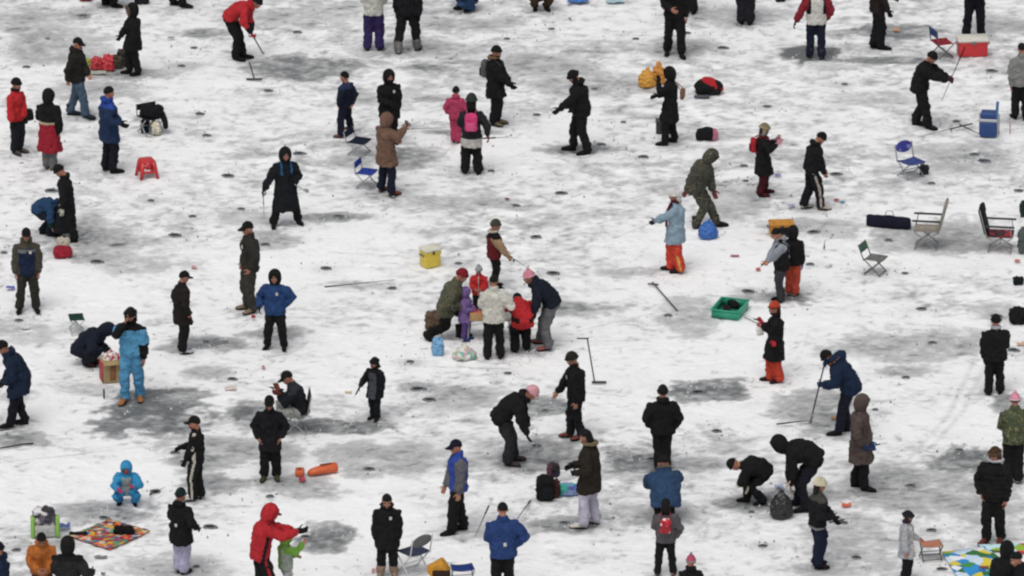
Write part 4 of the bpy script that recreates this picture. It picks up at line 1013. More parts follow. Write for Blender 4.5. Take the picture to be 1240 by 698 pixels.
rod(b_or.hl, b_or.hl+np.array([-.62, .1, .22]), 'thin rod pointing left from the red mittens', rl=False, rad=.004)
rod(b_seat.hl, b_seat.hl+np.array([-.22, 0, .04]), 'short rod of the person seated on the folding chair', rad=.005, rl=False)
rod(b_cr.hl, b_cr.hl+np.array([.24, 0, .05]), 'short dark jigging rod held out by the person in the cream beanie', rl=False, rad=.006)
rod(b_br.hl, b_br.hl+np.array([.26, 0, .06]), 'short rod held by the person in the long grey brown coat', rl=False, rad=.006)
rod(b_kid.hr, b_kid.hr+np.array([-.10, 0, -.20]), 'short rod hanging from the hand of the child with the grey front', rl=False, rad=.005)
chisel(b_nv.hr+ZA*.06, W3(981, 513), 'long ice chisel held upright by the bending man in navy')
t = rod(b_au.hl+np.array([.20, 0, .58]), b_au.hl+np.array([-.19, 0, -.42]), 'long diagonal grey rod across the man in black padded jacket', rl=False, rad=.012)
rake(W3(711, 463)+ZA*.83-XA*.0, W3(720, 463), .26, 'black crank auger standing upright in mid picture behind the olive capped man', top=.18, wb=(.08, 0, 0), name='ice_auger')['category'] = 'ice auger'
rake(W3(790, 345)+ZA*.05, W3(820, 376), .01, 'long thin rake lying with its crossbar up the ice, right of centre', top=.0, name='ice_rake')
path_thing('rake_head', 'short dark crossbar at the upper end of the long thin rake', 'rake head', [W3(785, 344, .06), W3(797, 345, .05)], .018, DKM)
rod(W3(400, 347, .12), W3(478, 339, .05), 'dark fishing rod lying flat left of the yellow box', rl=False, rad=.010)
rod(W3(486, 157, .05), W3(536, 155, .05), 'black rod lying on the ice left of the raspberry pink child', rl=False, rad=.009)
rod(W3(1165, 153, .06), W3(1112, 166, .04), 'long rod with black grip lying left of the tall blue box', rl=False, rad=.009, butt=.5)
rod(W3(1166, 153, .07), W3(1187, 163, .07), 'short black handle lying against the tall blue box', rad=.016, rl=False)
rod(W3(590, 617, .75), W3(575, 651, .05), 'dark stick slanting down left of the medium blue jacket', rad=.010, rl=False)
rod(W3(641, 608, .05), W3(624, 632, .25), 'dark stick slanting up right from the medium blue jacket', rad=.012, rl=False)
path_thing('rope', 'dark rope curving across the snow at the left edge', 'rope', [W3(-6, 544), W3(12, 541), W3(28, 538), W3(40, 537)], .016, plain('2b2b2c', .8))
path_thing('tow_rope', 'thin rope running from the green tray to its red handle', 'rope', [W3(901, 384), W3(910, 388), W3(919, 393)], .008, plain('5c5552', .8))
path_thing('red_handle', 'small red handle lying at the end of the thin rope', 'handle', [W3(917, 394, .03), W3(924, 396, .03)], .02, plain('a01c28', .5))
rod(W3(948, 513, .05), W3(982, 509, .05), 'dark tool lying beside the foot of the long chisel', rad=.014, rl=False, name='gaff', cat='tool')
rod(W3(998, 300, .02), W3(999, 291, .2), 'tiny tip-up rod standing in the snow by the orange black bag', rad=.010, rl=False, butt=.08)
path_thing('tip_up_rod', 'short black stick standing upright by the blue ski suit', 'stick', [W3(126, 482), W3(126, 482)+ZA*.16], .016, plain('202326', .6))
rod(W3(186, 597, .03), W3(200, 590, .03), 'thin black rod lying right of the cyan toddler', rad=.008, rl=False)
# chairs and stools
chair(435, 186, 335, 'low navy folding chair with metal legs behind the boy in navy', fabric('1b2238'), fabric('1b2238'), w=.40, d=.34, sh=.26, bh=.46, rec=20)
chair(444, 226, 340, 'small bright blue folding chair beside the brown hooded coat', fabric('1d3fa6'), fabric('1d3fa6'), w=.36, d=.32, sh=.30, bh=.52, rec=8)
t = chair(93, 402, 10, 'tiny dark green folding stool left of the squatting navy figure', fabric('1b4036'), fabric('1b4036'), plain('b9bcc0', .4, .4), w=.34, d=.26, sh=.28, bh=0, cat='stool', name='folding_stool')
chair(357, 521, 185, 'folding chair with dark seat under the person in black cap', fabric('3c3f44'), fabric('2b2d32'), w=.46, d=.42, sh=.36, bh=.70, rec=12)
chair(1103, 214, 305, 'folding chair with round violet blue backrest at upper right', fabric('3d5092'), patchwork(['2c2f80','363a88','2a2c78','6c70a8'], 9, 'blue back'), plain('8e9194', .4, .5), w=.40, d=.36, sh=.31, bh=.62, rec=14, rnd=True)
chair(1122, 299, 172, 'beige high backed reclining chair with thin black armrests', fabric('a39a8e'), fabric('a09688'), plain('8f8d88', .4, .4), w=.40, d=.46, sh=.36, bh=.92, rec=14, arms=plain('17181b', .6), thick=.06, headrest=None, cat='reclining chair', name='reclining_chair')
chair(1060, 331, 335, 'small folding chair with grey seat and a green cornered low back', fabric('7b7d78'), fabric('4c6e58'), plain('66686a', .4, .5), w=.34, d=.34, sh=.30, bh=.56, rec=26)
chair(1211, 303, 352, 'reclining garden chair with black padded high back and red black seat', patchwork(['8c1828','22181c','3a2024','a8283a','1c1c20'], 14, 'red black seat'), fabric('23282a'), plain('9a9c9c', .4, .5), w=.44, d=.48, sh=.32, bh=.84, rec=16, arms=plain('2b2d2f', .6), thick=.08, headrest=fabric('1b1e20'), cat='reclining chair', name='reclining_chair')
chair(500, 694, 130, 'white framed folding chair with grey rounded backrest and blue cloth on the seat', fabric('3f4660'), fabric('77797c'), plain('c6c8ca', .4, .2), w=.42, d=.38, sh=.40, bh=.72, rec=12, rnd=True)
chair(1127, 677, 280, 'little orange folding stool on crossed metal legs near the bright map mat', fabric('c98264'), fabric('c98264'), plain('5d5f60', .4, .5), w=.34, d=.28, sh=.28, bh=0, cat='stool', name='folding_stool')
chair(1141, 68, 20, 'red and blue folding chair seen behind the man with the long rod', fabric('a0202e'), fabric('28477e'), plain('5e6166', .4, .5), w=.40, d=.34, sh=.30, bh=.60, rec=8)
t = thing('plastic_stool', 'bright red plastic stool with slotted sides standing alone on the snow', 'stool', 178, 214, 290)
RED = plain('c8141e', .35)
g = G()
g.box((0, 0, .325), (.28, .28, .07), bev=.03); g.build('seat', [RED], t)
for a in range(4):
    M = np.array(Matrix.Rotation(a*pi/2, 3, 'Z')); G().box(M@np.array([0, .135, .25]), (.12, .012, .14), M).build('side_panel', [RED], t)
for sx in (-1, 1):
    for sy in (-1, 1):
        g = G(); a = np.array([sx*.105, sy*.105, .32]); c = np.array([sx*.165, sy*.165, .0])
        g.loft([(c, XA*.032, YA*.032), ((a+c)/2, XA*.042, YA*.042), (a, XA*.05, YA*.05)], 8); g.build('leg', [RED], t)
for a in range(4):
    M = np.array(Matrix.Rotation(a*pi/2, 3, 'Z')); G().box(M@np.array([0, .145, .13]), (.24, .02, .05), M, bev=.008).build('rung', [RED], t)
# boxes and coolers
cooler(521, 322, 300, 'yellow ice box with a pale lid standing on the open snow', (.34, .28, .38), plain('dcc020', .4), plain('d9d6c4', .45), plain('3c3a34', .5))
cooler(1177, 66, 275, 'big red cool box with white lid at upper right', (.62, .40, .38), plain('cc141e', .45), plain('d4d1c6', .45), plain('7a6a66', .5))
lump(1173, 68, (.16, .12, .16), 'small black pouch leaning on the front of the big red cool box', [fabric('1a1c1f')], 'pouch', 'pouch')
cooler(946, 284, 275, 'orange yellow box bag with black front panel on the snow', (.46, .30, .26), fabric('cf8a1e', .6), fabric('d8942a', .6), plain('16171a', .5), name='fishing_bag')['category'] = 'fishing bag'
t = [o for o in COL.objects if o.name.startswith('fishing_bag')][0]
G().box((0, .15, .10), (.34, .03, .17), bev=.01).build('front_panel', [fabric('17171a')], t)
cr_ = crate(884, 379, 72, 'teal green plastic sledge tray holding dark gear', (.48, .66, .15), plain('17a07c', .4), 'sledge tray', 'sledge_tray')
lump(888, 373, (.30, .14, .12), 'black gear bag inside the teal green tray', [fabric('1c1d20')], 'gear_bag', 'bag', face=20, z=.02)
lump(880, 379, (.14, .16, .12), 'small dark pouch with red trim in the front of the teal green tray', [fabric('2c2024')], 'pouch', 'pouch', z=.02)
# cardboard box with goods
t = thing('cardboard_box', 'tan and red printed cardboard box beside the sky blue ski suit', 'box', 135, 460, 285)
TAN = plain('a58f5e', .7); REDP = plain('b0222c', .6)
G().box((0, 0, .19), (.36, .30, .38), bev=.004).build('body', [TAN], t)
for s in (-1, 1): G().box((s*.183, 0, .19), (.012, .305, .375)).build('side_print', [REDP if s > 0 else plain('c9a294', .7)], t)
for s in (-1, 1): G().box((0, s*.20, .39), (.36, .12, .006), np.array(Matrix.Rotation(-s*.5, 3, 'X'))).build('flap', [TAN], t)
o = G().box((0, .152, .19), (.11, .006, .30)).build('front_print', [plain('9a6236', .7)], t)
plasticbag(136, 459, (.30, .22), 'clear crumpled plastic bags of snacks heaped in the cardboard box', patchwork(['c9c2be','b0282e','e0ddd8','a89a94','c8c8cc'], 24, 'snack bags'), handles=False).location.z = .33
# bags
lump(33, 163, (.26, .16, .24), 'black bag hanging low by the bright red jacket at far left', [fabric('1b1c20')], 'hand_bag', 'bag', z=.30)
t = lump(76, 311, (.34, .26, .20), 'crimson holdall topped with cream items by the long black coat', [fabric('a81830')], 'holdall', 'bag')
lump(77, 308, (.24, .18, .16), 'cream bundle lying on top of the crimson holdall', [fabric('cfc6b4')], 'bundle', 'bundle', z=.17)
lump(118, 84, (.26, .2, .26), 'red carrier bag, left one of the heap at top left', [plain('b81c2c', .5, bump=.5)], 'carrier_bag', 'bag', fold=.07)
lump(131, 85, (.24, .2, .32), 'taller bright red carrier bag in the middle of the heap at top left', [plain('d02436', .5, bump=.5)], 'carrier_bag', 'bag', fold=.07, tilt=4)
lump(141, 82, (.28, .22, .26), 'camouflage rucksack in the heap at top left', [camo(('3f3c2c','2c2a22','55503c'))], 'rucksack', 'bag')
lump(149, 79, (.26, .24, .34), 'dark mottled rucksack right beside the legs of the fur hooded parka', [camo(('2a2628','1b1a1d','4a3a3c'))], 'rucksack', 'bag')
lump(108, 80, (.16, .12, .16), 'yellow and green pouch at the left end of the heap of bags', [plain('9aa03a', .6)], 'pouch', 'pouch')
litter(116, 89, 'flat pale green sheet lying in front of the heap of red bags', 'a9b7a8', (.42, .22, .02), name='plastic_sheet')
plasticbag(783, 105, (.34, .40), 'bulging yellow plastic bag, left of the pair beside the long hooded coat', plain('d0930f', .5, bump=.6), handles=False)
plasticbag(797, 101, (.28, .46), 'taller orange yellow plastic bag, right of the pair beside the long hooded coat', plain('cc8410', .5, bump=.6), handles=False)
t = thing('bucket', 'dark grey square bucket behind the legs of the long hooded coat', 'bucket', 801, 161, 270)
g = G(); g.box((0, 0, .13), (.22, .20, .26), bev=.02); g.build('body', [plain('2b2d30', .5)], t); G().box((0, 0, .265), (.245, .225, .02), bev=.008).build('rim', [plain('4a4c4f', .5)], t)
G().tube([(-.11, 0, .26), (-.09, .02, .36), (.09, .02, .36), (.11, 0, .26)], .006, n=6).build('handle', [ALU], t)
g = G(); p0 = b_bag.wr*0+b_bag.che-b_bag.U*.16+b_bag.R*.05-b_bag.F*.26; M = np.column_stack([b_bag.R, b_bag.F, b_bag.U]); g.box(p0, (.24, .09, .20), M, bev=.03); g.box(p0+b_bag.U*.06, (.25, .10, .09), M, bev=.02)
g.tube([p0+b_bag.U*.1-b_bag.R*.1, b_bag.che+b_bag.U*.17-b_bag.F*.02+b_bag.R*.08, p0+b_bag.U*.1+b_bag.R*.1], .011, n=6)
at_person(b_bag, g, 'shoulder_bag', [fabric('8a6248', .6)], 'tan shoulder bag on the back of the long hooded black coat', 'bag')
# big red and black bag
t = thing('duffel_bag', 'big rounded bag with red top and black base lying on open snow', 'bag', 858, 113, 84)
g = G(); g.ell((0, 0, .15), (.30, .19, .16)); g.box((0, 0, .09), (.52, .32, .17), bev=.06); o = g.build('body', [fabric('14201f')], t); remesh(o, .016, 3, .03)
g = G(); g.ell((.07, 0, .18), (.25, .175, .13), np.array(Matrix.Rotation(radians(24), 3, 'Y'))); o = g.build('top_panel', [fabric('c01226')], t, ); remesh(o, .016, 3, .03)
litter(850, 118, 'flat grey sheet painted as the shadow below the big red topped bag', '5b5e68', (.30, .18, .02), name='cloth', cat='cloth')  # dark flat sheet put in as the bag's shadow on the snow
t = thing('sports_bag', 'black bag with a pink end lying below the big red topped bag', 'bag', 856, 170, 92)
g = G(); g.loft([((-.22, 0, .1), YA*.06, ZA*.06), ((-.18, 0, .12), YA*.11, ZA*.12), ((0, 0, .14), YA*.12, ZA*.14), ((.12, 0, .13), YA*.12, ZA*.13)], 16); o = g.build('body', [fabric('191b1f')], t); remesh(o, .014, 2, .03)
g = G(); g.loft([((.10, 0, .12), YA*.12, ZA*.13), ((.17, 0, .12), YA*.11, ZA*.12), ((.22, 0, .11), YA*.06, ZA*.07)], 16); o = g.build('end_panel', [fabric('c8748c')], t); remesh(o, .014, 2, .02)
plasticbag(857, 288, (.36, .36), 'bright blue plastic bag at the heel of the camouflaged man', plain('1560b4', .4, bump=.6), handles=False)
lump(525, 399, (.30, .22, .36), 'light brown furry bag behind the seated camouflage jacket', [fabric('6e5b48')], 'rucksack', 'bag')
lump(530, 430, (.21, .16, .33), 'light blue plastic bag at the front left of the picnic group', [plain('6aa6d2', .4, bump=.6)], 'plastic_bag', 'bag')
plasticbag(562, 434, (.42, .24), 'bulging clear bag of mixed green and pink wrappers before the lilac child', patchwork(['c4c6c2','8fae98','cf9ab0','cfcfcc','6aa592','a8aaa6','d8c8a8'], 18, 'clear bag'), handles=False)
plasticbag(946, 626, (.38, .50), 'black rubbish sack being gathered by the hooded man in black', plain('17191a', .35, bump=.7), name='rubbish_sack', handles=False, cat='sack')
lump(1119, 211, (.18, .12, .2), 'small black grey bag against the violet blue backed chair', [fabric('33363a')], 'camera_bag', 'bag')
lump(1233, 391, (.34, .3, .30), 'black boxy bag at the right edge, level with the green tray', [fabric('15181c')], 'tackle_bag', 'bag')
lump(1233, 344, (.20, .16, .14), 'small black pouch at the right edge below the reclining garden chair', [fabric('1c2226')], 'pouch', 'pouch')
lump(1240, 262, (.16, .16, .30), 'dark green bag cut by the right edge behind the reclining garden chair', [fabric('2c3a38')], 'bag', 'bag')
lump(1239, 306, (.20, .20, .5), 'grey green backpack at the right edge beside the reclining garden chair', [fabric('5c6664')], 'rucksack', 'bag')
litter(1232, 318, 'small orange red rag below the reclining garden chair', 'd0583e', (.10, .09, .05), name='rag')
t = thing('rod_bag', 'long navy black rod bag with a thin carrying handle lying on snow', 'rod bag', 1075, 274, -4)
g = G(); a, c = W3(1049, 273)-W3(1075, 274), W3(1103, 277)-W3(1075, 274); t.rotation_euler = (0, 0, 0)
a[2] = c[2] = .1; g.loft([(a, YA*.09, ZA*.09), (a+(c-a)*.04, YA*.12, ZA*.12), (a+(c-a)*.5, YA*.13, ZA*.13), (a+(c-a)*.96, YA*.12, ZA*.11), (c, YA*.08, ZA*.08)], 14); o = g.build('body', [fabric('171d30')], t); remesh(o, .018, 2, .03)
mm = (a+c)/2; G().tube([mm-XA*.08+ZA*.11, mm-XA*.04+ZA*.22, mm+XA*.06+ZA*.22, mm+XA*.1+ZA*.1], .009, n=6).build('handle', [plain('77797c', .5)], t)
# blue packed seat box
t = thing('seat_box', 'tall blue packed seat box with white band and upright blue tube', 'seat box', 1197, 165, 82)
BL = plain('143f80', .5, bump=.4)
G().box((0, 0, .17), (.34, .28, .30), bev=.03).build('body', [BL], t); G().box((0, 0, .36), (.345, .285, .06), bev=.015).build('band', [plain('b7bcc4', .5)], t)
G().box((0, 0, .45), (.32, .26, .12), bev=.03).build('lid', [BL], t); G().tube([(.15, -.1, .3), (.17, -.1, .74)], .03, n=10).build('tube', [plain('2a68a4', .5)], t)
for sx in (-1, 1): G().tube([(sx*.19, .13, 0), (sx*.19, .13, .42)], .012, n=8).build('leg', [ALU], t)
path_thing('tip_up_rod', 'thin red and grey tip-up stick right of the tall blue box', 'stick', [W3(1223, 162), W3(1223, 162)+ZA*.22], .010, plain('a0564c', .5))
# low table of the picnic group
t = thing('camping_table', 'low camping table in the middle of the picnic group', 'table', 592, 408, 270)
G().box((0, 0, .40), (.85, .5, .03), bev=.01).build('tabletop', [plain('8f918c', .5)], t)
for sx in (-1, 1):
    for sy in (-1, 1): G().tube([(sx*.38, sy*.2, 0), (sx*.36, sy*.2, .39)], .014, n=8).build('leg', [ALU], t)
t = thing('food_box', 'small tan cardboard box of food on the camping table', 'box', 577, 393, 270); t.location = at(577, 387, .42)
G().box((0, 0, .07), (.24, .18, .14), bev=.004).build('body', [plain('b8915a', .7)], t); G().box((0, 0, .143), (.20, .14, .008)).build('contents', [plain('c86a3a', .7)], t)
# orange floats
t = thing('rescue_float', 'long orange cylinder lying on the ice right of the black capped man', 'float', 391, 574, 8)
OR = plain('d65a14', .45)
t.rotation_euler = (0, 0, radians(22)); g = G(); g.loft([((-.27, 0, .05), YA*.04, ZA*.03), ((-.22, 0, .06), YA*.075, ZA*.06), ((-.12, 0, .075), YA*.085, ZA*.07), ((.22, 0, .09), YA*.10, ZA*.09), ((.25, 0, .09), YA*.09, ZA*.08)], 16); g.build('body', [OR], t)
t.name = 'rescue_float'; G().box((.06, 0, .172), (.22, .05, .012)).build('grip', [plain('8a3412', .5)], t)
t = thing('rescue_float', 'short orange block lying left of the long orange cylinder', 'float', 363, 575, 0); g = G(); g.box((0, 0, .05), (.22, .16, .10), bev=.03); g.build('body', [OR], t); G().box((.0, 0, .104), (.1, .04, .012)).build('grip', [plain('8a3412', .5)], t)
litter(366, 583, 'small crimson rag beside the short orange block', 'b82c4a', (.11, .16, .06), name='rag', cat='cloth')
# mats
mat_on_ice([(84,651),(133,668),(182,645),(133,631)], patchwork(['b5432e','2f6f9e','c99a2c','8c2a30','5a8a5a','d06a34','3b4d86','c8b49a','6a2c2c','a8988a','7a4a3a'], 13, 'patchwork'), 'multicoloured patchwork picnic mat lying as a diamond on the snow')
mat_on_ice([(1140,671),(1172,722),(1262,716),(1192,664)], patchwork(['2a86c4','bcd3e6','2e6b3a','2a8ccc','d4c23a','c6d9ec','3f8a44','e2e6ea','1d6db0','c8d8e4','b8d0e0'], 5.5, 'map print'), 'glossy picnic mat with blue, green and yellow map print at bottom right')
mat_on_ice([(1184,662),(1196,668),(1250,672),(1250,660)], patchwork(['8fae3a','bfe0e8','2f7a44','a8d4e4','c03050'], 5, 'second map print'), 'pale blue and green edged mat strip behind the sitting dark coat')
lump(150, 648, (.34, .2, .16), 'black holdall lying on the far side of the patchwork mat', [fabric('121317')], 'holdall', 'bag')
lump(95, 649, (.30, .12, .07), 'flat black case at the left corner of the patchwork mat', [fabric('191a20')], 'case', 'case')
litter(1191, 690, 'small red and brown snack packet on the map print mat', '8a3c34', (.16, .10, .05), name='snack_packet', cat='snack packet')
# lime at bottom left
t = thing('camping_bag', 'lime green edged open camping bag stuffed with grey clothes behind the orange jacket', 'bag', 55, 650, 275, scale=.78)
LG = plain('8bbf4c', .6); g = G()
for s in (-1, 1): G().box((s*.27, 0, .24), (.09, .22, .46), bev=.03).build('side_panel', [LG], t)
G().box((0, -.02, .14), (.46, .22, .26), bev=.04).build('body', [fabric('c8cac4')], t)
o = lump(54, 648, (.38, .2, .36), 'heap of grey and white winter clothes in the lime green edged bag', [patchwork(['5a5860','8c8a90','3c3a44','b0a8a8','2c2a30','d0ccd0'], 9, 'clothes')], 'clothes_heap', 'clothes', z=.16)
litter(77, 641, 'crumpled blue cloth right of the lime green edged bag', '3f5f9c', (.22, .2, .08), name='cloth', cat='cloth')
# bottom yellow bag and blue stool
t = thing('tackle_bag', 'yellow and dark brown wedge shaped bag at the bottom edge', 'bag', 531, 704, 270)
g = G(); g.loft([((-.16, 0, 0), XA*.001+YA*0, YA*.1), ((-.16, 0, .02), XA*.02, YA*.12)], 8) if False else None
g.box((0, 0, .22), (.34, .24, .26), np.array(Matrix.Rotation(radians(32), 3, 'Y')), bev=.05); o = g.build('body', [fabric('dc9a18', .6)], t); remesh(o, .014, 2, .03)
G().box((-.05, .13, .13), (.30, .10, .22), bev=.02).build('front_pocket', [fabric('3a2a22')], t)
chair(560, 706, 280, 'little royal blue folding stool at the bottom edge by the yellow bag', fabric('1d3c86'), fabric('1d3c86'), w=.36, d=.28, sh=.28, bh=0, cat='stool', name='folding_stool')
# group of blue things near the crouching purple hat
t = lump(660, 605, (.30, .24, .46), 'tall black rucksack standing on the ice left of the white patterned trousers', [fabric('14171d')], 'rucksack', 'bag', fold=.04)
G().box((-.04, .13, .16), (.18, .05, .2), bev=.02).build('front_pocket', [fabric('1b1e25')], t)
lump(670, 592, (.22, .18, .26), 'dark bundle with purple top leaning on the tall black rucksack', [patchwork(['17161c','2c2034','1a1a20','4a2430','141418'], 7, 'bundle')], 'bundle', 'bundle', z=.22)
lump(673, 603, (.14, .16, .34), 'brown red roll squeezed between the tall black rucksack and the pale blue bag', [fabric('4a2c2e')], 'roll', 'roll')
t = chair(183, 161, 300, 'folding chair under a black coat with a cream bag before it, upper left', fabric('1b1f28'), fabric('1b1f28'), w=.42, d=.36, sh=.34, bh=.56, rec=10)
t = lump(184, 160, (.46, .34, .26), 'black coat heaped over the seat and back of the folding chair, upper left', [fabric('171a22')], 'coat', 'coat', z=.30)
G().tube([(-.2, .05, .1), (-.27, .12, -.05), (-.28, .14, -.16)], [.07, .06, .05]).build('sleeve', [fabric('171a22')], t)
lump(176, 160, (.18, .16, .26), 'small navy pouch bag under the left side of the coat covered chair', [fabric('1c2434')], 'pouch', 'pouch')
lump(188, 163, (.22, .18, .28), 'crumpled cream bag standing before the coat covered chair', [patchwork(['c2bba6','a8a596','d2ccba','5a6266','b8a888'], 9, 'cream bag')], 'bag', 'bag')
lump(688, 599, (.34, .22, .20), 'slumped pale blue bag with green patch right of the tall black rucksack', [patchwork(['5b6c9c','7c8ab4','46579a','3a9a8c','8f9ab8'], 6, 'blue bag')], 'cloth_bag', 'bag')
# top edge scraps
litter(700, 3, 'flat bright blue tray at the top edge of the picture', '1d74c8', (.44, .3, .08), name='tray', cat='tray')
litter(745, 3, 'pale teal plastic sheet at the top edge right of the bright blue tray', 'a3c4cc', (.36, .24, .05), name='plastic_sheet')
lump(104, 0, (.24, .2, .12), 'red bag at the top left edge', [fabric('a83c3c')], 'bag', 'bag')
lump(172, 4, (.3, .2, .24), 'dark mottled bag at the top edge above the fur hooded parka', [fabric('2a2a2d')], 'bag', 'bag')
lump(945, 1, (.2, .15, .1), 'small black bag at the top edge left of the white back panel', [fabric('26282c')], 'pouch', 'pouch')
for a in ((307,388,'small red cup standing between brown jacket and blue jacket','b8303c',(.07,.07,.10)), (238-3,325,'pale pink scrap on the snow above the plain black brown jacket','d9a6a0',(.10,.14,.03)), (279,472,'small white and red wrapper near the wet patch','d8c6bc',(.20,.14,.04)),
          (319,447,'tiny pink scrap left of the seated person','cf8c90',(.06,.12,.05)), (422,476,'tiny yellow scrap of foil in mid left','cfc07c',(.12,.06,.02)), (942,214,'crumpled blue and white wrapper right of the dark red boots','7478c0',(.12,.10,.04)), (1001-43,250,'faint blue scrap left of the striped track trousers','a4a8d4',(.14,.10,.03)),
          (1013,244,'red and yellow snack wrapper right of the striped track trousers','b83a34',(.10,.08,.04)), (1020,246,'light blue snack wrapper right of the red and yellow one','5ba4c8',(.08,.08,.04)), (890,311,'dull red scrap of paper right of the orange red ski trousers','a8565a',(.16,.08,.02)), (918,327,'small orange red scrap left of the grey jacketed youth','c8543c',(.08,.14,.02)),
          (1085,38,'crumpled orange paper on the dark ice near the top','d8a070',(.12,.16,.05)), (1025,614,'crumpled bright orange wrapper right of the cream beanie','e0603c',(.16,.13,.06)), (943,591,'pale lilac blue wrapper by the black sack','a4b0d4',(.14,.12,.04)), (614,242,'tiny dark red scrap above the tan sleeved person','8c4444',(.08,.10,.03)),
          (13,351,'blue and violet crumpled bag left of the navy vest man','5a64b8',(.16,.14,.06)), (31,398,'white paper scrap at the left edge','dcdcda',(.14,.16,.03)), (1190,196,'dark violet glove dropped below the tall blue box','3f4264',(.10,.10,.04)), (495,61,'dark green bit of line between the gaiters','3a5650',(.08,.05,.03)),
          (1010,508,'yellow and blue wrapper beside the bending man in navy','b08a54',(.10,.12,.04)), (1236,418,'pale orange scrap at the right edge','e0a884',(.14,.12,.03)), (452,693,'pink ribbon hanging by the tall tan boots','d89aa4',(.05,.2,.03)), (150,628,'scrap of grey foil above the patchwork mat','8b8d90',(.06,.06,.03)), (122,676,'grey crumpled foil below the patchwork mat','7e8288',(.20,.10,.03)),
          (707,600,'pinkish crumpled paper by the white patterned trousers','a8908c',(.22,.20,.05)), (125,697,'small grey stone shaped scrap at the bottom left','6c6e74',(.07,.08,.05)), (207,47-0,'dark twig on the snow at top left','2c2c2e',(.14,.05,.03)), (690,34-10,'dark lump of line near the top centre','55585a',(.06,.06,.03))):
    litter(a[0], a[1], a[2], a[3], a[4], name='scrap' if 'wrapper' not in a[2] else 'wrapper')
# phone in the raised hand
t = bpy.data.objects.new('phone', None); COL.objects.link(t); t.location = b_tan.hr+np.array([.0, 0, .03]); tag(t, 'black phone held up by the person in the mid brown hooded coat', 'phone')
t.rotation_euler = (radians(-10), 0, radians(-40)); G().box((0, 0, 0), (.075, .012, .14), bev=.005).build('case', [plain('15161a', .3)], t); G().box((0, -.0075, 0), (.066, .003, .125)).build('screen', [plain('22262c', .15)], t)
plasticbag(925, 408, (.14, .16), 'small white bait bag hanging from the red mittens', plain('cfcfca', .4, bump=.4), handles=True).location = b_or.hl+np.array([-.02, -.03, -.24])
flush()
# ------------------------------------------------------------------ light and sky (overcast)
w = bpy.data.worlds.new('World'); sc.world = w; w.use_nodes = True
nt = w.node_tree; bg = nt.nodes['Background']
sky = nt.nodes.new('ShaderNodeTexSky'); sky.sky_type = 'NISHITA'; sky.sun_disc = False
SUN_EL, SUN_AZ = radians(62), radians(200)
sky.sun_elevation = SUN_EL; sky.sun_rotation = SUN_AZ; sky.air_density = 1.0; sky.dust_density = 4.0; sky.ozone_density = 1.0
hs = nt.nodes.new('ShaderNodeHueSaturation'); hs.inputs['Saturation'].default_value = .12
nt.links.new(sky.outputs[0], hs.inputs['Color']); nt.links.new(hs.outputs[0], bg.inputs['Color'])
bg.inputs['Strength'].default_value = .15
sl = bpy.data.lights.new('sun', 'SUN'); sl.energy = 1.0; sl.angle = radians(32); sl.color = (1, .935, .875)
so = bpy.data.objects.new('sun', sl); COL.objects.link(so)
d = Vector((sin(SUN_AZ)*cos(SUN_EL), cos(SUN_AZ)*cos(SUN_EL), sin(SUN_EL)))
so.rotation_euler = d.to_track_quat('Z', 'Y').to_euler(); so.location = (0, 0, 30)
sc.view_settings.view_transform = 'Standard'; sc.view_settings.look = 'None'; sc.view_settings.exposure = EXPOSURE; sc.view_settings.gamma = 1
sc.view_settings.use_curve_mapping = False
try: sc.cycles.filter_width = 2.3
except Exception: pass

# ------------------------------------------------------------------ the snow-covered ice
rng = np.random.default_rng(11)
def axis(lo, hi, st, far):
    a = list(np.arange(lo, hi+st*.5, st)); s = st; q = hi
    while q < far: s *= 1.45; q += s; a.append(q)
    q = lo; s = st
    while q > -far: s *= 1.45; q -= s; a.insert(0, q)
    return np.array(a)
P_far, P_near = at(620, -30), at(620, 730)
GX = axis(-12.2, 12.2, .042, 700); GY = axis(P_near[1]-.6, P_far[1]+.6, .055, 700)
nx, ny = len(GX), len(GY)
XX, YY = np.meshgrid(GX, GY)
def vnoise(X, Y, seed):
    r = np.random.default_rng(seed).random((256, 256))
    xi = np.floor(X).astype(int); yi = np.floor(Y).astype(int); fx = X-xi; fy = Y-yi
    fx = fx*fx*(3-2*fx); fy = fy*fy*(3-2*fy); xi &= 255; yi &= 255; x1 = (xi+1) & 255; y1 = (yi+1) & 255
    return (r[yi, xi]*(1-fx)+r[yi, x1]*fx)*(1-fy)+(r[y1, xi]*(1-fx)+r[y1, x1]*fx)*fy
def fbm(X, Y, s, o=5, seed=1, gain=.55):
    v = 0; a = 1; t = 0
    for i in range(o):
        v = v+a*vnoise(X/s*2**i+17.3*i, Y/s*2**i+5.1*i, seed+i); t += a; a *= gain
    return v/t
# pixel coordinates of every ground vertex (only used to look positions up in the list of patches)
dep = (np.stack([XX, YY, XX*0], -1)-CAM)@FW
dep = np.where(dep > 1, dep, 1)
warp = fbm(XX, YY, .8, 4, 31)-.5; warp2 = fbm(XX, YY, .8, 4, 41)-.5
streak = fbm(XX/1.6, YY, .45, 5, 3); broad = fbm(XX/1.2, YY, 3.2, 4, 9); fine = fbm(XX/1.15, YY, .15, 3, 21, .7)
far_k = np.clip((YY+2)/16, 0, 1)
Zs = lambda q: (q-q[80:-80, 30:-30].mean())/q[80:-80, 30:-30].std()
med = fbm(XX/1.25, YY, .22, 4, 51)
zb, zs, zm, zf = Zs(broad), Zs(streak), Zs(med), Zs(fine)
wear_shade = np.clip(.11+.07*zb+.15*far_k, 0, .38)*np.clip(.82+.18*zs+.24*zm+.16*zf, 0, 2.2)
wear_shade += np.clip(zm-1.1, 0, 2)*.05*np.clip(.7+.6*zb, 0.1, 2)+np.clip(zf-1.0, 0, 2)*.11
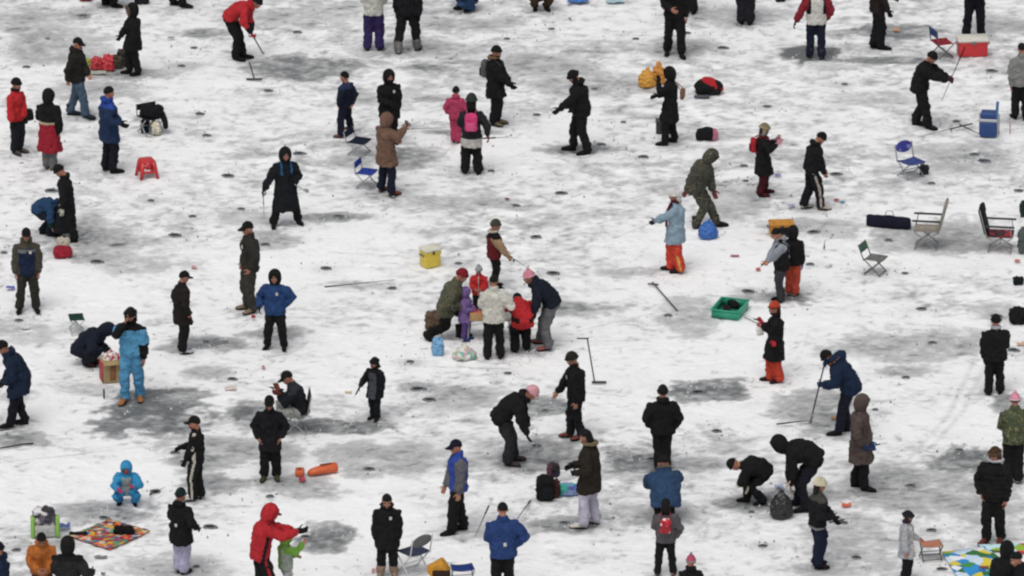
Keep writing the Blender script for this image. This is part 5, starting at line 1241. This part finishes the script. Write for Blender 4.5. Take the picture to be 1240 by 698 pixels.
PATCH = [  # photo px x, y, half width, half height, strength : scraped, refrozen and wet spots of the ice
 (985,65,36,11,.98),(1080,36,52,10,.72),(1075,73,40,5,.7),(1010,40,22,6,.5),(370,83,58,16,.72),(250,40,28,8,.6),(495,190,42,16,.66),(425,196,34,8,.5),(185,503,62,22,.85),(205,478,55,8,.8),
 (250,415,48,10,.66),(255,452,40,9,.4),(855,474,48,12,.78),(650,549,62,22,.62),(655,492,34,12,.7),(770,557,42,14,.7),(650,78,70,16,.48),(705,105,60,14,.42),(1000,497,62,24,.52),(1100,590,95,34,.5),(1170,556,52,14,.76),
 (1040,655,75,26,.42),(1180,610,70,24,.45),(400,648,38,15,.72),(405,515,48,9,.74),(330,545,50,12,.5),(255,550,62,22,.6),(258,585,45,10,.6),(360,590,50,14,.42),(460,556,80,22,.44),(300,500,25,14,.7),(560,245,70,8,.4),(335,402,40,8,.6),
 (690,373,62,8,.58),(835,383,40,26,.36),(1130,288,80,24,.5),(1170,190,75,18,.45),(1110,415,95,18,.44),(1095,448,42,10,.48),(60,55,70,24,.42),(110,110,60,14,.4),(110,292,60,26,.5),(170,318,60,14,.34),(820,58,52,12,.5),(880,20,70,16,.38),
 (755,100,60,10,.4),(520,60,60,10,.42),(520,82,35,5,.62),(120,622,60,12,.5),(215,690,60,18,.36),(685,635,46,9,.62),(800,620,60,12,.42),(860,560,40,8,.5),(950,600,60,8,.5),(910,608,42,9,.6),(325,290,40,12,.5),(415,263,38,6,.66),(290,262,60,12,.3),
 (700,180,55,7,.66),(890,245,45,20,.36),(985,275,70,12,.4),(560,480,70,14,.45),(505,470,30,7,.5),(50,20,80,14,.38),(150,90,60,10,.42),(330,20,80,12,.36),(560,30,60,10,.4),(20,530,46,9,.6),(20,400,60,16,.3),(60,660,50,10,.4),
 (930,185,60,8,.35),(1060,120,70,10,.34),(1210,30,50,14,.4),(1130,180,60,8,.4),(1225,490,30,12,.6),(1205,375,30,12,.4),(1000,690,60,8,.3),(560,560,30,7,.5),(610,640,40,20,.3),(430,175,40,6,.4),(870,165,30,5,.4),(20,35,20,4,.6),(100,20,12,4,.7),
 (940,360,60,7,.5),(760,330,50,6,.35),(430,345,50,5,.35),(100,470,50,9,.3),(20,480,22,10,.35),(500,50,12,3,.6),(560,160,40,4,.6),(530,118,30,5,.5),(440,120,30,8,.4),(1030,633,45,12,.4)]
patchm = np.zeros_like(wear_shade)
for (px, py, rx, ry, k) in PATCH:
    c = at(px, py); s_ = scale_at(py); ax = rx*1.12/s_; ay = ry*1.12/s_/sin(EL)
    xs = slice(np.searchsorted(GX, c[0]-ax*1.9), np.searchsorted(GX, c[0]+ax*1.9)); ys = slice(np.searchsorted(GY, c[1]-ay*1.9), np.searchsorted(GY, c[1]+ay*1.9))
    X = (XX[ys, xs]-c[0])/ax+warp[ys, xs]*1.1; Y = (YY[ys, xs]-c[1])/ay+warp2[ys, xs]*1.1
    r = np.sqrt(X*X+Y*Y)+.35*(streak[ys, xs]-.5)
    r = r+.12*zm[ys, xs]+.08*zf[ys, xs]; m = np.clip((1.18-r)/(.62 if k < .7 else .42), 0, 1); m = m*m*(3-2*m)*(k+.05)*np.clip(.93+.05*zs[ys, xs]+.12*zm[ys, xs]+.10*zf[ys, xs], .2, 1.4)
    patchm[ys, xs] = np.maximum(patchm[ys, xs], m)
wear_shade = np.maximum(wear_shade*.95, patchm)+.25*wear_shade*patchm
# footprints, scuffs, chips: many small marks pressed in or kicked up
H = (fbm(XX, YY, .5, 4, 61)-.5)*.045+(fine-.5)*.018
inside = lambda n: (rng.uniform(-12, 12, n), rng.uniform(GY[60], P_far[1]+.5, n))
mx_, my_ = inside(9000)
fx_ = []; fy_ = []
for (x0, y0) in FEET:      # snow trodden around everybody's feet, its darkening also painted as contact shade
    ix, iy = np.searchsorted(GX, x0), np.searchsorted(GY, y0); xs = slice(max(ix-22, 0), ix+23); ys = slice(max(iy-18, 0), iy+19)
    r = np.hypot((XX[ys, xs]-x0)/1.4, YY[ys, xs]-y0)/.42+.18*zm[ys, xs]+.1*zf[ys, xs]
    wear_shade[ys, xs] = wear_shade[ys, xs]+np.clip(1.1-r, 0, 1)*rng.uniform(.10, .26)
    for k in range(18): fx_.append(x0+rng.normal(0, .5)); fy_.append(y0+rng.normal(0, .35))
nf = len(fx_); mx_ = np.append(np.array(fx_), mx_); my_ = np.append(np.array(fy_), my_)
for i in range(len(mx_)):
    x0, y0 = mx_[i], my_[i]
    ix, iy = np.searchsorted(GX, x0), np.searchsorted(GY, y0)
    if broad[min(iy, ny-1), min(ix, nx-1)]+.1*far_k[min(iy, ny-1), 0] < rng.uniform(.34, .60) and i >= nf: continue
    a = rng.uniform(-.5, .5) if rng.random() < .6 else rng.uniform(0, pi); L = rng.uniform(.05, .19); W = rng.uniform(.03, .06); q = rng.uniform(.06, .29)*(1 if rng.random() < .75 else -.8)
    xs = slice(max(ix-7, 0), ix+8); ys = slice(max(iy-6, 0), iy+7)
    X = XX[ys, xs]-x0; Y = YY[ys, xs]-y0
    u = (X*cos(a)+Y*sin(a))/L; v = (-X*sin(a)+Y*cos(a))/W
    m = np.clip(1.25-np.sqrt(u*u+v*v), 0, 1)
    wear_shade[ys, xs] += m*q; H[ys, xs] -= m*.022*np.sign(q)
# long scrapes left by sledges and dragged chairs, wheel track on the right
def track(pts, wd, q):
    for (a, b) in zip(pts, pts[1:]):
        A, B = at(*a), at(*b); n = int(np.linalg.norm(B-A)/.05)+1
        for i in range(n):
            c = A+(B-A)*i/n; ix, iy = np.searchsorted(GX, c[0]), np.searchsorted(GY, c[1]); k = int(wd/.04)+3
            xs = slice(max(ix-k, 0), ix+k+1); ys = slice(max(iy-k, 0), iy+k+1)
            m = np.clip(1.2-np.hypot(XX[ys, xs]-c[0], YY[ys, xs]-c[1])/wd, 0, 1)*q*(.3+1.2*streak[ys, xs])
            wear_shade[ys, xs] = np.maximum(wear_shade[ys, xs], m)
for t in (((1205,380),(1150,500),(1110,545),(1060,600)), ((1222,380),(1168,495),(1130,540))): track(t, .10, .24)
for t in (((300,383),(560,388)),((320,373),(470,378)),((560,290),(760,300)),((640,412),(790,412)),((690,250),(830,266)),((600,520),(470,545)),((0,560),(180,540)),((980,110),(1120,122)),((700,400),(820,372)),((430,440),(620,447)),
          ((905,560),(1040,520)),((520,155),(600,150)),((240,615),(320,612)),((1010,330),(1120,328)),((350,20),(520,26)),((860,190),(960,182)),((400,305),(505,310)),((700,330),(840,318)),((120,605),(300,612)),((660,470),(760,480))): track(t, .05, .32)
HOLES = [(58,47),(100,19),(32,81),(242,138),(250,164),(220,80),(235,58),(360,39),(325,110),(492,152),(614,47),(668,35),(770,47),(832,40),(875,58),(755,148),(720,108),(650,139),(728,175),(1200,86),(1023,102),(929,129),(1158,147),
 (276,213),(62,231),(183,243),(292,253),(233,262),(212,285),(117,317),(5,306),(410,262),(321,296),(395,325),(362,186),(595,207),(555,319),(779,190),(625,249),(679,234),(901,201),(903,219),(649,287),(670,331),(1012,211),(1128,222),(1234,231),
 (1180,187),(1192,195),(985,281),(1076,291),(1096,331),(981,320),(23,388),(281,459),(250,414),(475,349),(497,438),(520,484),(506,471),(427,517),(615,452),(809,382),(906,353),(845,475),(660,497),(1116,374),(1129,415),(1207,383),(1227,424),
 (1060,496),(1097,457),(212,548),(126,627),(254,638),(238,686),(20,666),(188,595),(447,568),(370,650),(327,601),(683,633),(790,556),(868,522),(649,540),(910,620),(1103,588),(1128,642),(1037,675),(1140,689),(1022,633),(924,661),(1162,545)]
for (px, py) in HOLES:     # darker slush where water has welled up, snow kicked aside
    c = at(px, py); r0 = rng.uniform(.2, .42); ix, iy = np.searchsorted(GX, c[0]), np.searchsorted(GY, c[1])
    xs = slice(max(ix-20, 0), ix+21); ys = slice(max(iy-16, 0), iy+17)
    X = (XX[ys, xs]-c[0])/1.5; Y = YY[ys, xs]-c[1]; r = np.hypot(X, Y)/r0+warp[ys, xs]*1.4
    wear_shade[ys, xs] = np.maximum(wear_shade[ys, xs], np.clip(1.1-r, 0, 1)*rng.uniform(.10, .36))
    H[ys, xs] *= np.clip(np.hypot(XX[ys, xs]-c[0], Y)/.25-.6, 0, 1)
wear_shade = np.clip(wear_shade, 0, 1)
H *= np.clip(1-patchm*1.1, .15, 1)
H = np.where((np.abs(XX) < 13) & (YY > GY[50]-2) & (YY < P_far[1]+2), H, 0)-.012
V = np.stack([XX, YY, H], -1).reshape(-1, 3)
me = bpy.data.meshes.new('snowy_ice')
me.vertices.add(nx*ny); me.vertices.foreach_set('co', V.ravel())
i0 = (np.arange(ny-1)[:, None]*nx+np.arange(nx-1)[None, :]).ravel()
Q = np.stack([i0, i0+1, i0+nx+1, i0+nx], -1)
me.loops.add(Q.size); me.loops.foreach_set('vertex_index', Q.ravel().astype(np.int32))
me.polygons.add(len(Q)); me.polygons.foreach_set('loop_start', np.arange(0, Q.size, 4, dtype=np.int32))
me.update(calc_edges=True); me.polygons.foreach_set('use_smooth', [True]*len(Q))
at_ = me.attributes.new('wear_shade', 'FLOAT', 'POINT'); at_.data.foreach_set('value', wear_shade.ravel().astype(np.float32))
go = bpy.data.objects.new('snowy_ice', me); COL.objects.link(go); go['kind'] = 'structure'
m, nt, b = _new('snowy_ice'); me.materials.append(m)
att = N(nt, 'ShaderNodeAttribute'); att.attribute_name = 'wear_shade'
tc = N(nt, 'ShaderNodeTexCoord'); mp = N(nt, 'ShaderNodeMapping'); mp.inputs['Scale'].default_value = (.8, 1, 1)
nt.links.new(tc.outputs['Object'], mp.inputs['Vector'])
n1 = N(nt, 'ShaderNodeTexNoise'); n1.inputs['Scale'].default_value = 9; n1.inputs['Detail'].default_value = 5; n1.inputs['Roughness'].default_value = .65
n2 = N(nt, 'ShaderNodeTexNoise'); n2.inputs['Scale'].default_value = 1.3; n2.inputs['Detail'].default_value = 6; n2.inputs['Roughness'].default_value = .6
for q in (n1, n2): nt.links.new(mp.outputs[0], q.inputs['Vector'])
def mth(op, a, b_, cl=False):
    k = N(nt, 'ShaderNodeMath', operation=op); k.use_clamp = cl
    for i, q in enumerate((a, b_)):
        if isinstance(q, (int, float)): k.inputs[i].default_value = q
        else: nt.links.new(q, k.inputs[i])
    return k.outputs[0]
e1 = mth('MULTIPLY', mth('SUBTRACT', n1.outputs['Fac'], .5), .65)
e2 = mth('MULTIPLY', mth('SUBTRACT', n2.outputs['Fac'], .5), .34)
n4 = N(nt, 'ShaderNodeTexNoise'); n4.inputs['Scale'].default_value = 5.5; n4.inputs['Detail'].default_value = 3; n4.inputs['Roughness'].default_value = .7; nt.links.new(mp.outputs[0], n4.inputs['Vector'])
fl_ = mth('MULTIPLY', mth('SUBTRACT', n4.outputs['Fac'], .60, True), 1.5)
fl_ = mth('MULTIPLY', fl_, mth('ADD', mth('MULTIPLY', att.outputs['Fac'], 3.5, True), .22))
amp = mth('ADD', mth('MULTIPLY', att.outputs['Fac'], 1.5), .20)
fac = mth('ADD', mth('ADD', att.outputs['Fac'], fl_), mth('MULTIPLY', mth('ADD', e1, e2), amp), True)
r = N(nt, 'ShaderNodeValToRGB'); cr = r.color_ramp
cr.elements[0].position = .0; cr.elements[0].color = (.86, .865, .87, 1)
cr.elements[1].position = 1.0; cr.elements[1].color = (.115, .122, .124, 1)
for p_, c_ in ((.12, (.80, .805, .81)), (.3, (.56, .565, .575)), (.5, (.40, .405, .41)), (.75, (.225, .235, .238))):
    e = cr.elements.new(p_); e.color = (*c_, 1)
nt.links.new(fac, r.inputs['Fac']); nt.links.new(r.outputs['Color'], b.inputs['Base Color'])
nt.links.new(mth('SUBTRACT', .85, mth('MULTIPLY', fac, .35)), b.inputs['Roughness'])
n3 = N(nt, 'ShaderNodeTexNoise'); n3.inputs['Scale'].default_value = 9; n3.inputs['Detail'].default_value = 6
nt.links.new(tc.outputs['Object'], n3.inputs['Vector'])
bp = N(nt, 'ShaderNodeBump'); bp.inputs['Strength'].default_value = .55; bp.inputs['Distance'].default_value = .04
nt.links.new(n3.outputs['Fac'], bp.inputs['Height']); nt.links.new(bp.outputs['Normal'], b.inputs['Normal'])

WATER = [plain('101314', .15), plain('181c1e', .2), plain('24292b', .25)]; SLUSH = plain('6f7478', .6, bump=.6)
for q in WATER: q.node_tree.nodes['Principled BSDF'].inputs['Specular IOR Level'].default_value = .15
HV = []
for v in range(5):
    g = G(); n = 18; r0 = .05+.008*v; V = []; F = []
    R = [(r0*.96, -.006), (r0, .006), (r0*1.12, .011), (r0*1.3, .005), (r0*1.45, -.022)]
    jit = [random.uniform(.85, 1.2) for _ in range(n)]
    for k, (rr, z) in enumerate(R):
        for j in range(n):
            a = 2*pi*j/n; q = 1+(jit[j]-1)*(k/4+.3)
            V.append((rr*q*cos(a)*1.25, rr*q*sin(a), z*jit[(j*7) % n]))
    for k in range(4):
        for j in range(n):
            j2 = (j+1) % n; F.append((k*n+j, (k+1)*n+j, (k+1)*n+j2, k*n+j2))
    F.append(tuple(range(n)))
    g.add(V, F, [1]*(4*n)+[0]); HV.append(g.mesh('ice_hole', [WATER[v % 3], SLUSH]))
for i, (px, py) in enumerate(HOLES):
    o = bpy.data.objects.new('ice_hole', HV[i % 5]); COL.objects.link(o); c = at(px, py); o.location = (c[0], c[1], .006); o.scale = [random.uniform(.6, .98)]*3; o.rotation_euler = (0, 0, random.uniform(-.4, .4)); o['kind'] = 'structure'

# shavings and chips of ice kicked up round the holes and underfoot: nobody could count them
g = G(); rs = random.Random(3)
spots = [(at(px, py)[0], at(px, py)[1], .30) for px, py in HOLES]+[(a, b_, .5) for a, b_ in FEET]
for (x0, y0, sd) in spots:
    for k in range(16):
        x1 = x0+rs.gauss(0, sd); y1 = y0+rs.gauss(0, sd*.9); r1 = rs.uniform(.008, .028)
        if math.hypot(x1-x0, y1-y0) < .11: continue
        V = [(x1+r1*rs.uniform(.6, 1.3)*cos(a), y1+r1*rs.uniform(.6, 1.3)*sin(a), -.02) for a in (0, 1.26, 2.51, 3.77, 5.03)]
        V += [(x1+(v[0]-x1)*.55, y1+(v[1]-y1)*.55, r1*rs.uniform(.5, .9)) for v in V]
        g.add(V, [(i, (i+1) % 5, 5+(i+1) % 5, 5+i) for i in range(5)]+[(5, 6, 7, 8, 9)], rs.choice((0, 0, 1)))
o = g.build('ice_shavings', [plain('d5d7d8', .7), plain('9a9ea0', .6)], smooth=False); o['kind'] = 'stuff'
